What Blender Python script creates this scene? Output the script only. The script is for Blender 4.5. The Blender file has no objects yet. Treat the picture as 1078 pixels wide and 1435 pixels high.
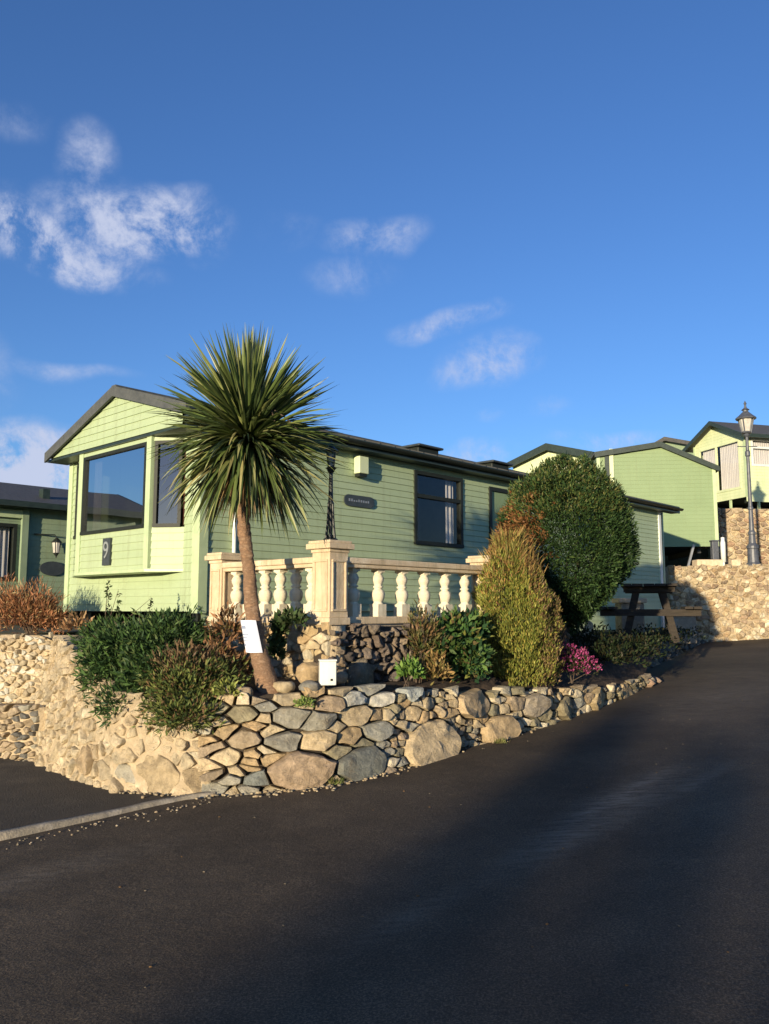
import bpy, math, random
import numpy as np
from mathutils import Vector, Matrix, noise
rad = math.radians
SUN_EL = 6.5; SX, SY = .44, .898
C = bpy.context.scene.collection
sc = bpy.context.scene
# ------------------------------------------------------------------ camera
F = 1150.0; CZ = 1.6; PITCH = rad(6.67)
cam = bpy.data.cameras.new("camera"); camo = bpy.data.objects.new("camera", cam); C.objects.link(camo)
camo.location = (0, 0, CZ); camo.rotation_euler = (rad(90) + PITCH, 0, 0)
cam.sensor_fit = 'HORIZONTAL'; cam.sensor_width = 36; cam.lens = 36 * F / 1078; cam.clip_end = 3000
sc.camera = camo
sp, cp = math.sin(PITCH), math.cos(PITCH)
def P(px, py, Y):
    x = (px - 539) / F; v = (717.5 - py) / F; t = Y / (cp - v * sp)
    return Vector((x * t, Y, CZ + t * (sp + v * cp)))
GA, GB = .014, .0455
def gz(x, y): return GA * max(min(y, 60), -30) + GB * max(min(x, 30), -25)
def G(px, py):
    x = (px - 539) / F; v = (717.5 - py) / F
    d = (x, cp - v * sp, sp + v * cp)
    t = CZ / (GA * d[1] + GB * d[0] - d[2])
    return Vector((d[0] * t, d[1] * t, CZ + d[2] * t))
TH = rad(43); DX = Vector((math.sin(TH), math.cos(TH), 0)); RZ = math.atan2(DX.y, DX.x)
def lerp(a, b, t): return a + (b - a) * t

# ------------------------------------------------------------------ materials
def nt(name):
    m = bpy.data.materials.new(name); m.use_nodes = True; n = m.node_tree
    return m, n, n.nodes['Principled BSDF']
def N(n, t, **k):
    x = n.nodes.new(t)
    for a, b in k.items():
        if a in x.inputs.keys(): x.inputs[a].default_value = b
        else: setattr(x, a, b)
    return x
def ramp(n, stops):
    r = n.nodes.new('ShaderNodeValToRGB'); e = r.color_ramp.elements
    while len(e) > 1: e.remove(e[-1])
    e[0].position = stops[0][0]; e[0].color = (*stops[0][1], 1)
    for p, c in stops[1:]:
        q = e.new(p); q.color = (*c, 1)
    return r
def mat(name, c1, c2=None, scale=6, rough=.6, bump=.0, bscale=60, metal=0, spec=.5, detail=6, stretch=None, c3=None):
    m, n, b = nt(name); L = n.links
    tc = N(n, 'ShaderNodeTexCoord'); mp = N(n, 'ShaderNodeMapping'); L.new(tc.outputs['Object'], mp.inputs[0])
    if stretch: mp.inputs['Scale'].default_value = stretch
    if c2 is None: c2 = tuple(x * .88 for x in c1)
    nz = N(n, 'ShaderNodeTexNoise', Scale=scale, Detail=detail, Roughness=.6); L.new(mp.outputs[0], nz.inputs['Vector'])
    st = [(.32, c1), (.68, c2)] if c3 is None else [(.3, c1), (.5, c2), (.7, c3)]
    r = ramp(n, st); L.new(nz.outputs[0], r.inputs[0]); L.new(r.outputs[0], b.inputs['Base Color'])
    b.inputs['Roughness'].default_value = rough; b.inputs['Metallic'].default_value = metal
    b.inputs['Specular IOR Level'].default_value = spec
    if bump:
        z = N(n, 'ShaderNodeTexNoise', Scale=bscale, Detail=8, Roughness=.65); L.new(mp.outputs[0], z.inputs['Vector'])
        bp = N(n, 'ShaderNodeBump', Strength=bump, Distance=.02); L.new(z.outputs[0], bp.inputs['Height']); L.new(bp.outputs[0], b.inputs['Normal'])
    return m
def weather(m, amt=.5, col=(.13, .12, .06)):
    n = m.node_tree; L = n.links; b = n.nodes['Principled BSDF']; src = b.inputs['Base Color'].links[0].from_socket
    tc = N(n, 'ShaderNodeTexCoord'); mp = N(n, 'ShaderNodeMapping'); mp.inputs['Scale'].default_value = (7, 7, .5); L.new(tc.outputs['Object'], mp.inputs[0])
    z = N(n, 'ShaderNodeTexNoise', Scale=1.6, Detail=9, Roughness=.75); L.new(mp.outputs[0], z.inputs['Vector'])
    r = ramp(n, [(.50, (0, 0, 0)), (.72, (amt, amt, amt))]); L.new(z.outputs[0], r.inputs[0])
    x = N(n, 'ShaderNodeMixRGB'); x.inputs[2].default_value = (*col, 1); L.new(r.outputs[0], x.inputs[0]); L.new(src, x.inputs[1]); L.new(x.outputs[0], b.inputs['Base Color']); return m
def vmat(name, rough=.75, nscale=9, bump=.5, bscale=45, lo=.62, hi=1.3, trans=0, spec=.3):
    """colour from the mesh's own per-piece colour, broken up with noise"""
    m, n, b = nt(name); L = n.links
    at = N(n, 'ShaderNodeAttribute'); at.attribute_name = 'Col'
    tc = N(n, 'ShaderNodeTexCoord')
    nz = N(n, 'ShaderNodeTexNoise', Scale=nscale, Detail=9, Roughness=.7); L.new(tc.outputs['Object'], nz.inputs['Vector'])
    mr = N(n, 'ShaderNodeMapRange'); mr.inputs[1].default_value = .3; mr.inputs[2].default_value = .7; mr.inputs[3].default_value = lo; mr.inputs[4].default_value = hi
    L.new(nz.outputs[0], mr.inputs[0])
    mx = N(n, 'ShaderNodeVectorMath', operation='SCALE'); L.new(at.outputs['Color'], mx.inputs[0]); L.new(mr.outputs[0], mx.inputs['Scale'])
    L.new(mx.outputs[0], b.inputs['Base Color']); b.inputs['Roughness'].default_value = rough; b.inputs['Specular IOR Level'].default_value = spec
    if bump:
        z = N(n, 'ShaderNodeTexNoise', Scale=bscale, Detail=9, Roughness=.7); L.new(tc.outputs['Object'], z.inputs['Vector'])
        bp = N(n, 'ShaderNodeBump', Strength=bump, Distance=.015); L.new(z.outputs[0], bp.inputs['Height']); L.new(bp.outputs[0], b.inputs['Normal'])
    if trans:
        t = N(n, 'ShaderNodeBsdfTranslucent'); L.new(mx.outputs[0], t.inputs[0])
        ms = N(n, 'ShaderNodeMixShader'); ms.inputs[0].default_value = trans
        o = n.nodes['Material Output']; L.new(b.outputs[0], ms.inputs[1]); L.new(t.outputs[0], ms.inputs[2]); L.new(ms.outputs[0], o.inputs[0])
    return m
M = {}
M['green'] = mat('green_cladding', (.37, .455, .275), (.33, .415, .24), 1.6, .5, .08, 30, stretch=(.5, .5, 2.5))
M['green_flat'] = mat('green_panel', (.205, .285, .145), (.18, .255, .125), 1.2, .55, .05, 25)
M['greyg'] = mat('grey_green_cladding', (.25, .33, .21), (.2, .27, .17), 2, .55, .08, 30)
M['cream'] = mat('cream_cladding', (.62, .68, .42), (.52, .6, .36), 2, .5, .05, 30)
M['trim'] = mat('pale_green_trim', (.46, .56, .33), (.38, .48, .28), 5, .45, .05, 40)
M['white'] = mat('white_upvc', (.74, .76, .72), (.64, .66, .62), 8, .35)
M['fascia'] = mat('dark_green_fascia', (.03, .045, .035), (.018, .028, .022), 8, .4, .1, 50)
M['darkframe'] = mat('black_frame', (.014, .018, .014), (.02, .024, .02), 10, .55, spec=.25)
M['roof'] = mat('grey_roof_tile', (.10, .095, .085), (.05, .05, .048), 14, .7, .4, 60)
M['barge'] = mat('grey_bargeboard', (.085, .09, .085), (.055, .06, .058), 9, .6, .2, 50)
M['mainroof'] = mat('dark_grey_roof_sheet', (.045, .045, .042), (.028, .03, .03), 10, .7, .4, 60)
M['interior'] = mat('interior_wall', (.34, .20, .14), (.22, .13, .09), 2, .8)
M['curtain_red'] = mat('red_curtain', (.16, .05, .035), (.08, .03, .02), 6, .9, .2, 30, stretch=(8, 8, .4))
M['curtain_white'] = mat('white_curtain', (.72, .70, .66), (.5, .48, .47), 5, .9, .3, 20, stretch=(8, 8, .3))
M['iron'] = mat('black_iron', (.02, .024, .022), (.012, .014, .013), 20, .45, .2, 60, spec=.5)
M['iron_worn'] = mat('grey_painted_iron', (.10, .11, .13), (.05, .055, .07), 12, .45, .2, 40)
M['lampglass'] = mat('frosted_lamp_glass', (.55, .53, .47), (.42, .40, .36), 10, .3)
M['cast'] = mat('cast_stone', (.64, .53, .36), (.55, .43, .28), 4, .8, .5, 60, c3=(.70, .60, .44))
M['cast2'] = mat('pale_baluster_stone', (.72, .66, .50), (.58, .50, .36), 9, .8, .3, 70)
M['slate'] = mat('dark_slate_plate', (.03, .04, .045), (.05, .06, .065), 12, .5, .2, 40)
M['letter'] = mat('pale_lettering', (.24, .27, .27), (.2, .22, .22), 12, .5)
M['paper'] = mat('white_notice_paper', (.74, .76, .84), (.66, .68, .76), 9, .6)
M['ink'] = mat('grey_ink', (.25, .30, .42), (.2, .25, .36), 9, .6)
M['wood'] = mat('weathered_shade_dark_timber', (.04, .03, .02), (.02, .015, .01), 5, .8, .5, 30, stretch=(1, 1, 6))  # timber colour deepened to hold the shade over the table
M['bark'] = mat('cordyline_bark', (.38, .23, .13), (.20, .12, .07), 16, .9, 1.0, 45, stretch=(1, 1, 2.2), c3=(.36, .24, .15))
M['bark2'] = mat('grey_bark', (.12, .085, .06), (.06, .045, .03), 12, .9, .8, 40, stretch=(3, 3, .6))
M['concrete'] = mat('pale_concrete', (.36, .31, .23), (.23, .20, .15), 7, .85, .5, 60, c3=(.42, .37, .29))
M['soil'] = mat('garden_soil', (.07, .045, .028), (.035, .024, .016), 9, .95, 1, 30, c3=(.12, .08, .05))
M['earth'] = mat('rough_ground', (.10, .085, .05), (.06, .07, .03), 3, .95, .8, 20)
M['paving'] = mat('terrace_paving', (.32, .27, .2), (.24, .2, .15), 5, .85, .4, 30)
M['mortar'] = mat('sandy_mortar', (.50, .40, .26), (.38, .30, .19), 6, .9, 1, 30, c3=(.60, .50, .34))
M['gap'] = mat('dark_wall_core', (.06, .045, .03), (.03, .022, .015), 8, .95, .6, 30)
M['steel'] = mat('galvanised_steel', (.42, .43, .44), (.3, .31, .32), 8, .4, metal=.6)
def stone_mat():
    m = vmat('rubble_stone', .85, 11, .9, 34, .62, 1.3, spec=.2); n = m.node_tree; L = n.links; b = n.nodes['Principled BSDF']
    src = b.inputs['Base Color'].links[0].from_socket
    tc = N(n, 'ShaderNodeTexCoord')
    z1 = N(n, 'ShaderNodeTexNoise', Scale=4.5, Detail=10, Roughness=.75, Distortion=.6); L.new(tc.outputs['Object'], z1.inputs['Vector'])
    r1 = ramp(n, [(.50, (0, 0, 0)), (.68, (.6, .6, .6))]); L.new(z1.outputs[0], r1.inputs[0])
    x = N(n, 'ShaderNodeMixRGB'); x.inputs[2].default_value = (.20, .15, .09, 1); L.new(r1.outputs[0], x.inputs[0]); L.new(src, x.inputs[1])
    z2 = N(n, 'ShaderNodeTexNoise', Scale=17, Detail=8, Roughness=.8); L.new(tc.outputs['Object'], z2.inputs['Vector'])
    r2 = ramp(n, [(.58, (0, 0, 0)), (.70, (.6, .6, .6))]); L.new(z2.outputs[0], r2.inputs[0])
    y = N(n, 'ShaderNodeMixRGB'); y.inputs[2].default_value = (.62, .56, .42, 1); L.new(r2.outputs[0], y.inputs[0]); L.new(x.outputs[0], y.inputs[1])
    L.new(y.outputs[0], b.inputs['Base Color'])
    z3 = N(n, 'ShaderNodeTexNoise', Scale=9, Detail=10, Roughness=.75, Distortion=1.2); L.new(tc.outputs['Object'], z3.inputs['Vector'])
    bp = N(n, 'ShaderNodeBump', Strength=.9, Distance=.05); L.new(z3.outputs[0], bp.inputs['Height'])
    old = b.inputs['Normal'].links[0].from_node; L.new(bp.outputs[0], old.inputs['Normal'])
    return m
M['stone'] = stone_mat()
M['leaf'] = vmat('leaf_green', .5, 3, 0, lo=.75, hi=1.25, trans=.18, spec=.15)
M['blade'] = vmat('sword_leaf', .42, 5, 0, lo=.8, hi=1.2, trans=.15, spec=.45)
M['pebble'] = vmat('loose_pebbles', .85, 20, .3, 60)

def glass(name, tint, refl, interior=.9):
    m, n, b = nt(name); L = n.links
    n.nodes.remove(b); m.use_transparent_shadow = True
    gl = N(n, 'ShaderNodeBsdfGlossy', Roughness=.015); gl.inputs['Color'].default_value = (*tint, 1)
    tr = N(n, 'ShaderNodeBsdfTransparent'); tr.inputs['Color'].default_value = (interior, interior, interior, 1)
    lw0 = N(n, 'ShaderNodeLayerWeight', Blend=.5); lw = N(n, 'ShaderNodeMath', operation='POWER'); lw.inputs[1].default_value = 4; L.new(lw0.outputs['Facing'], lw.inputs[0])
    mr = N(n, 'ShaderNodeMapRange'); mr.inputs[3].default_value = refl; mr.inputs[4].default_value = 1.0
    L.new(lw.outputs[0], mr.inputs[0])
    tc = N(n, 'ShaderNodeTexCoord'); nz = N(n, 'ShaderNodeTexNoise', Scale=.9, Detail=1); L.new(tc.outputs['Object'], nz.inputs['Vector'])
    bp = N(n, 'ShaderNodeBump', Strength=.06, Distance=.05); L.new(nz.outputs[0], bp.inputs['Height']); L.new(bp.outputs[0], gl.inputs['Normal'])
    ms = N(n, 'ShaderNodeMixShader'); L.new(mr.outputs[0], ms.inputs[0]); L.new(tr.outputs[0], ms.inputs[1]); L.new(gl.outputs[0], ms.inputs[2])
    L.new(ms.outputs[0], n.nodes['Material Output'].inputs[0])
    return m
M['glass'] = glass('window_glass', (.95, .97, 1), .74, .6)
M['glass_mid'] = glass('side_bay_glass', (.9, .86, .95), .13, .5)
M['glass_dark'] = glass('dark_window_glass', (.9, .9, .95), .045, .85)

for k_, a_ in (('green', .32), ('green_flat', .2), ('greyg', .3), ('cream', .2), ('cast', .6), ('cast2', .6), ('trim', .2), ('white', .15)): weather(M[k_], a_)
def road_mat():
    m, n, b = nt('worn_asphalt'); L = n.links
    tc = N(n, 'ShaderNodeTexCoord')
    def noise_(s, d=4, r=.6, vec=None):
        z = N(n, 'ShaderNodeTexNoise', Scale=s, Detail=d, Roughness=r); L.new(vec or tc.outputs['Object'], z.inputs['Vector']); return z
    fine = noise_(95, 3, .8); big = noise_(.55, 5); mid = noise_(3.2, 7, .7)
    r1 = ramp(n, [(.3, (.046, .035, .024)), (.5, (.072, .055, .037)), (.72, (.105, .080, .054))]); L.new(big.outputs[0], r1.inputs[0])
    r2 = ramp(n, [(.34, (.45, .45, .45)), (.5, (.92, .92, .92)), (.62, (2.0, 1.95, 1.85))]); L.new(fine.outputs[0], r2.inputs[0])
    r3 = ramp(n, [(.3, (.8, .8, .8)), (.7, (1.22, 1.2, 1.16))]); L.new(mid.outputs[0], r3.inputs[0])
    a = N(n, 'ShaderNodeMixRGB', blend_type='MULTIPLY'); a.inputs[0].default_value = 1; L.new(r1.outputs[0], a.inputs[1]); L.new(r2.outputs[0], a.inputs[2])
    c = N(n, 'ShaderNodeMixRGB', blend_type='MULTIPLY'); c.inputs[0].default_value = 1; L.new(a.outputs[0], c.inputs[1]); L.new(r3.outputs[0], c.inputs[2])
    prev = c.outputs[0]
    # worn pale scuffs stretched along the lane, warm colour also painting sunlit streaks
    for (qx, qy, ang, la, lb, amt) in [(1.75, 6.3, 52, 1.5, .28, .55), (1.2, 5.5, 50, .9, .2, .35), (-2.3, 5.1, 40, 1.3, .25, .3), (5.2, 9.4, 42, 2.2, .35, .45), (.2, 4.4, 50, .7, .12, .25), (1.9, 6.6, 52, 1.1, .1, .5), (2.6, 6.9, 50, .8, .09, .45), (4.5, 11.5, 45, 2.5, .9, .3)]:
        mp = N(n, 'ShaderNodeMapping'); mp.vector_type = 'TEXTURE'
        mp.inputs['Location'].default_value = (qx, qy, 0); mp.inputs['Rotation'].default_value = (0, 0, rad(ang)); mp.inputs['Scale'].default_value = (la, lb, 50)
        L.new(tc.outputs['Object'], mp.inputs[0])
        g = N(n, 'ShaderNodeVectorMath', operation='LENGTH'); L.new(mp.outputs[0], g.inputs[0])
        mp2 = N(n, 'ShaderNodeMapping'); mp2.inputs['Rotation'].default_value = (0, 0, rad(-ang)); mp2.inputs['Scale'].default_value = (2, 11, 1); L.new(tc.outputs['Object'], mp2.inputs[0])
        z = noise_(2.2, 9, .8, mp2.outputs[0])
        fo = N(n, 'ShaderNodeMapRange'); fo.inputs[1].default_value = 1.2; fo.inputs[2].default_value = 0; fo.inputs[3].default_value = 0; fo.inputs[4].default_value = 1; L.new(g.outputs['Value'], fo.inputs[0])
        rz = ramp(n, [(.42, (0, 0, 0)), (.62, (1, 1, 1))]); L.new(z.outputs[0], rz.inputs[0])
        mm = N(n, 'ShaderNodeMath', operation='MULTIPLY'); L.new(fo.outputs[0], mm.inputs[0]); L.new(rz.outputs[0], mm.inputs[1])
        m2 = N(n, 'ShaderNodeMath', operation='MULTIPLY'); m2.inputs[1].default_value = amt; L.new(mm.outputs[0], m2.inputs[0])
        x = N(n, 'ShaderNodeMixRGB'); x.inputs[2].default_value = (.36, .31, .24, 1); L.new(m2.outputs[0], x.inputs[0]); L.new(prev, x.inputs[1]); prev = x.outputs[0]
    L.new(prev, b.inputs['Base Color']); b.inputs['Roughness'].default_value = .82; b.inputs['Specular IOR Level'].default_value = .3
    bm = N(n, 'ShaderNodeBump', Strength=.75, Distance=.006); L.new(fine.outputs[0], bm.inputs['Height'])
    bm2 = N(n, 'ShaderNodeBump', Strength=.35, Distance=.05); L.new(mid.outputs[0], bm2.inputs['Height']); L.new(bm.outputs[0], bm2.inputs['Normal'])
    L.new(bm2.outputs[0], b.inputs['Normal'])
    return m
M['road'] = road_mat()
M['drive'] = mat('rough_shade_toned_tarmac', (.055, .045, .034), (.035, .03, .024), 1.4, .9, 1, 50, c3=(.09, .075, .055))  # dark tone stands in for the shade lying on the drive

# ------------------------------------------------------------------ mesh building
class MB:
    def __init__(s): s.v = []; s.f = []; s.c = []
    def add(s, vs, fs, col=None):
        o = len(s.v); s.v += [tuple(v) for v in vs]; s.f += [tuple(i + o for i in f) for f in fs]
        s.c += [col or (1, 1, 1)] * len(fs); return s
    def box(s, a, b, bev=0.0, M4=None):
        x0, y0, z0 = a; x1, y1, z1 = b
        vs = [Vector(p) for p in ((x0, y0, z0), (x1, y0, z0), (x1, y1, z0), (x0, y1, z0), (x0, y0, z1), (x1, y0, z1), (x1, y1, z1), (x0, y1, z1))]
        fs = [(0, 3, 2, 1), (4, 5, 6, 7), (0, 1, 5, 4), (1, 2, 6, 5), (2, 3, 7, 6), (3, 0, 4, 7)]
        if M4: vs = [M4 @ v for v in vs]
        return s.add(vs, fs)
    def obox(s, p0, p1, w, h, up=Vector((0, 0, 1))):
        """bar from p0 to p1, w across, h along up"""
        p0, p1 = Vector(p0), Vector(p1); d = (p1 - p0).normalized()
        r = d.cross(up)
        if r.length < 1e-4: r = d.cross(Vector((1, 0, 0)))
        r.normalize(); u = r.cross(d).normalized()
        vs = [p + r * (sx * w / 2) + u * (sz * h / 2) for p in (p0, p1) for sx, sz in ((-1, -1), (1, -1), (1, 1), (-1, 1))]
        return s.add(vs, [(0, 1, 2, 3), (7, 6, 5, 4), (0, 4, 5, 1), (1, 5, 6, 2), (2, 6, 7, 3), (3, 7, 4, 0)])
    def lathe(s, prof, c=(0, 0, 0), n=16, sq=None):
        c = Vector(c); vs = []; fs = []
        for r, z in prof:
            for i in range(n):
                a = 2 * math.pi * (i + .5) / n
                vs.append(c + Vector((r * math.cos(a), r * math.sin(a), z)))
        k = len(prof)
        for j in range(k - 1):
            for i in range(n):
                fs.append((j * n + i, j * n + (i + 1) % n, (j + 1) * n + (i + 1) % n, (j + 1) * n + i))
        fs.append(tuple(range(n))[::-1]); fs.append(tuple((k - 1) * n + i for i in range(n)))
        return s.add(vs, fs)
    def tube(s, pts, rr, n=8, col=None, jit=0, seed=0):
        pts = [Vector(p) for p in pts]; vs = []; fs = []
        for j, p in enumerate(pts):
            d = (pts[min(j + 1, len(pts) - 1)] - pts[max(j - 1, 0)]).normalized()
            a = d.orthogonal().normalized() if abs(d.z) > .99 else d.cross(Vector((0, 0, 1))).normalized()
            b = d.cross(a)
            r = rr[j] if hasattr(rr, '__len__') else rr
            for i in range(n):
                t = 2 * math.pi * i / n
                q = p + (a * math.cos(t) + b * math.sin(t)) * r
                if jit: q += Vector(noise.noise_vector(q * 14 + Vector((seed, 0, 0)))) * jit
                vs.append(q)
        for j in range(len(pts) - 1):
            for i in range(n): fs.append((j * n + i, j * n + (i + 1) % n, (j + 1) * n + (i + 1) % n, (j + 1) * n + i))
        fs.append(tuple(range(n))[::-1]); fs.append(tuple((len(pts) - 1) * n + i for i in range(n)))
        return s.add(vs, fs, col)
    def prism(s, poly, off):
        """poly: 3D points, off: extrusion vector"""
        n = len(poly); poly = [Vector(p) for p in poly]; off = Vector(off)
        vs = poly + [p + off for p in poly]
        return s.add(vs, [tuple(range(n))[::-1], tuple(range(n, 2 * n))] + [(i, (i + 1) % n, n + (i + 1) % n, n + i) for i in range(n)])
    def mesh(s, name, mt, org=None, rz=0, smooth=False, bevel=0):
        me = bpy.data.meshes.new(name)
        vs = s.v
        if org is not None:
            R = Matrix.Rotation(-rz, 3, 'Z'); o = Vector(org); vs = [tuple(R @ (Vector(v) - o)) for v in vs]
        me.from_pydata(vs, [], s.f)
        for m in (mt if isinstance(mt, (list, tuple)) else [mt]): me.materials.append(m)
        if any(c != (1, 1, 1) for c in s.c):
            at = me.color_attributes.new('Col', 'FLOAT_COLOR', 'CORNER'); d = np.ones((len(me.loops), 4), np.float32)
            i = 0
            for f, c in zip(s.f, s.c): d[i:i + len(f), :3] = c; i += len(f)
            at.data.foreach_set('color', d.ravel())
        if smooth: me.polygons.foreach_set('use_smooth', [True] * len(me.polygons))
        me.update()
        return me
ROOT = {}
def props(o, label=None, cat=None, group=None, kind=None):
    if label: o['label'] = label
    if cat: o['category'] = cat
    if group: o['group'] = group
    if kind: o['kind'] = kind
def root(name, label, cat, loc=(0, 0, 0), rz=0, group=None):
    o = bpy.data.objects.new(name, None); C.objects.link(o); o.location = loc; o.rotation_euler = (0, 0, rz); o.empty_display_size = .2
    props(o, label, cat, group); ROOT[o.name] = (Vector(loc), rz); return o
def part(mb, name, mt, parent, world=False, smooth=False, bevel=0, label=None):
    org = rz = None
    if world: org, rz = ROOT[parent.name]
    me = mb.mesh(name, mt, org, rz or 0, smooth)
    o = bpy.data.objects.new(name, me); C.objects.link(o); o.parent = parent; ROOT[o.name] = ROOT[parent.name]
    if label: o['label'] = label
    if bevel:
        b = o.modifiers.new('bevel', 'BEVEL'); b.width = bevel; b.segments = 2; b.limit_method = 'ANGLE'
    return o
def solo(mb, name, mt, label, cat, org, smooth=False, bevel=0, group=None):
    o = bpy.data.objects.new(name, mb.mesh(name, mt, org, 0, smooth)); C.objects.link(o); o.location = org; props(o, label, cat, group)
    ROOT[o.name] = (Vector(org), 0)
    if bevel:
        b = o.modifiers.new('bevel', 'BEVEL'); b.width = bevel; b.segments = 2; b.limit_method = 'ANGLE'
    return o
def struct(mb, name, mt, kind='structure', smooth=False):
    o = bpy.data.objects.new(name, mb.mesh(name, mt, None, 0, smooth)); C.objects.link(o); o['kind'] = kind; return o
def text_mesh(s, size, name='lettering'):
    cu = bpy.data.curves.new(name, 'FONT'); cu.body = s; cu.size = size; cu.extrude = .004; cu.align_x = 'CENTER'; cu.align_y = 'CENTER'
    o = bpy.data.objects.new(name, cu); C.objects.link(o)
    dg = bpy.context.evaluated_depsgraph_get(); me = bpy.data.meshes.new_from_object(o.evaluated_get(dg)); bpy.data.objects.remove(o)
    return me

# ------------------------------------------------------------------ stone walls (each stone a cell of a power diagram)
def clip(poly, nx, ny, d):
    out = []
    for i in range(len(poly)):
        a, b = poly[i], poly[(i + 1) % len(poly)]
        da = nx * a[0] + ny * a[1] - d; db = nx * b[0] + ny * b[1] - d
        if da <= 0: out.append(a)
        if (da < 0 < db) or (db < 0 < da):
            t = da / (da - db); out.append((a[0] + t * (b[0] - a[0]), a[1] + t * (b[1] - a[1])))
    return out
def stone_cells(mb, seeds, fmap, Hf, gap=.012, depth=.06, asp=1.5, rnd=None, smin=0, smax=1e9, rough=.5):
    """seeds: (s, h, weight, colour, extra depth); fmap(s, h, out) -> world point"""
    rnd = rnd or random.Random(1)
    for i, (s0, h0, w0, col, ex) in enumerate(seeds):
        R = .3 + w0 * 1.9
        poly = [(s0 - R, (h0 - R) * asp), (s0 + R, (h0 - R) * asp), (s0 + R, (h0 + R) * asp), (s0 - R, (h0 + R) * asp)]
        for j, (s1, h1, w1, _, _) in enumerate(seeds):
            if j == i or abs(s1 - s0) > R * 2 or abs(h1 - h0) > R * 2: continue
            nx, ny = s1 - s0, (h1 - h0) * asp
            d = ((s1 * s1 + (h1 * asp) ** 2) - (s0 * s0 + (h0 * asp) ** 2) - w1 * w1 + w0 * w0) / 2
            poly = clip(poly, nx, ny, d)
            if len(poly) < 3: break
        if len(poly) < 3: continue
        poly = clip(poly, -1, 0, -smin); poly = clip(poly, 1, 0, smax) if len(poly) > 2 else poly
        if len(poly) < 3: continue
        H = Hf(s0)
        poly = clip(poly, 0, 1, (H + rnd.uniform(-.03, .045)) * asp); poly = clip(poly, 0, -1, .06) if len(poly) > 2 else poly
        if len(poly) < 3: continue
        poly = [(x, y / asp) for x, y in poly]; poly = [(x + rnd.uniform(-.007, .007), y + rnd.uniform(-.007, .007)) for x, y in poly]
        cx = sum(p[0] for p in poly) / len(poly); cy = sum(p[1] for p in poly) / len(poly)
        sz = min(max(p[0] for p in poly) - min(p[0] for p in poly), max(p[1] for p in poly) - min(p[1] for p in poly))
        if sz < .05: continue
        # corner cutting then resample
        q = []
        for k in range(len(poly)):
            a, b = poly[k], poly[(k + 1) % len(poly)]
            for t in (.04, .35, .65, .96): q.append((lerp(a[0], b[0], t), lerp(a[1], b[1], t)))
        g = 1 - min(.4, gap * 2 / sz)
        tx, ty = rnd.uniform(-.3, .3), rnd.uniform(-.35, .2)
        D = (depth + ex) * rnd.uniform(.7, 1.25) * min(1, .45 + sz * 2.2)
        sd = Vector((rnd.uniform(0, 99), rnd.uniform(0, 99), 0))
        vs = []; n = len(q)
        for sc_, dd in ((1.0, -.8), (1.0, .38), (.975, .74), (.92, .93), (.62, 1.0), (.3, 1.02)):
            for x, y in q:
                px, py = cx + (x - cx) * g * sc_, cy + (y - cy) * g * sc_
                nn = noise.noise(Vector((px * 6, py * 6, 0)) + sd) + .5 * noise.noise(Vector((px * 15, py * 15, 0)) + sd)
                o = dd * D + (tx * (px - cx) + ty * (py - cy)) * (1 if dd > 0 else 0) + nn * .028 * rough * (2 if sc_ < .99 else .6)
                e = noise.noise_vector(Vector((px * 11, py * 11, 3)) + sd) * (.03 * rough)
                vs.append(fmap(px + e.x, py + e.y, o))
        vs.append(fmap(cx, cy, D * 1.05))
        fs = []
        for r in range(5):
            for k in range(n): fs.append((r * n + k, r * n + (k + 1) % n, (r + 1) * n + (k + 1) % n, (r + 1) * n + k))
        for k in range(n): fs.append((5 * n + k, 5 * n + (k + 1) % n, 6 * n))
        k_ = rnd.uniform(.86, 1.14); w_ = rnd.uniform(-.03, .03); c = (col[0] * k_ * (1 + w_), col[1] * k_, col[2] * k_ * (1 - w_))
        mb.add(vs, fs, c)
def fill_seeds(seeds, S0, S1, Hf, r, palette, rnd, asp=1.5, tries=None, wr=(0, .04)):
    tries = tries or int((S1 - S0) * 900 / max(r, .05) * .2)
    for _ in range(tries):
        s = rnd.uniform(S0, S1); h = rnd.uniform(0, Hf(s)); rr = r * rnd.uniform(.7, 1.35)
        if all((s - a) ** 2 + ((h - b) * asp) ** 2 > max(rr, w * 1.0 + rr * .85) ** 2 for a, b, w, _, _ in seeds):
            seeds.append((s, h, rnd.uniform(*wr), rnd.choice(palette), rnd.uniform(-.01, .03)))
def polywall(base, top, out_sign=1):
    """path of base and top points -> mapping (s, h, out), height function, length"""
    L = [0]
    for a, b in zip(base, base[1:]): L.append(L[-1] + (Vector((b.x, b.y)) - Vector((a.x, a.y))).length)
    def seg(s):
        s = max(0, min(L[-1] - 1e-6, s)); k = 0
        while k < len(L) - 2 and L[k + 1] < s: k += 1
        return k, (s - L[k]) / (L[k + 1] - L[k])
    def Hf(s):
        k, t = seg(s); return lerp((top[k] - base[k]).z, (top[k + 1] - base[k + 1]).z, t)
    nrm = []
    for k in range(len(base)):
        a, b = base[max(0, k - 1)], base[min(len(base) - 1, k + 1)]
        d = (b - a); nrm.append(Vector((d.y, -d.x, 0)).normalized() * out_sign)
    def f(s, h, o):
        k, t = seg(s); B = lerp(base[k], base[k + 1], t); T = lerp(top[k], top[k + 1], t)
        u = h / max(.05, (T - B).z); n = lerp(nrm[k], nrm[k + 1], t).normalized()
        p = B + (T - B) * u; p += n * o
        d = (base[k + 1] - base[k]).normalized()
        if s > L[-1]: p += d * (s - L[-1])
        if s < 0: p += d * s
        return p
    return f, Hf, L
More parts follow.
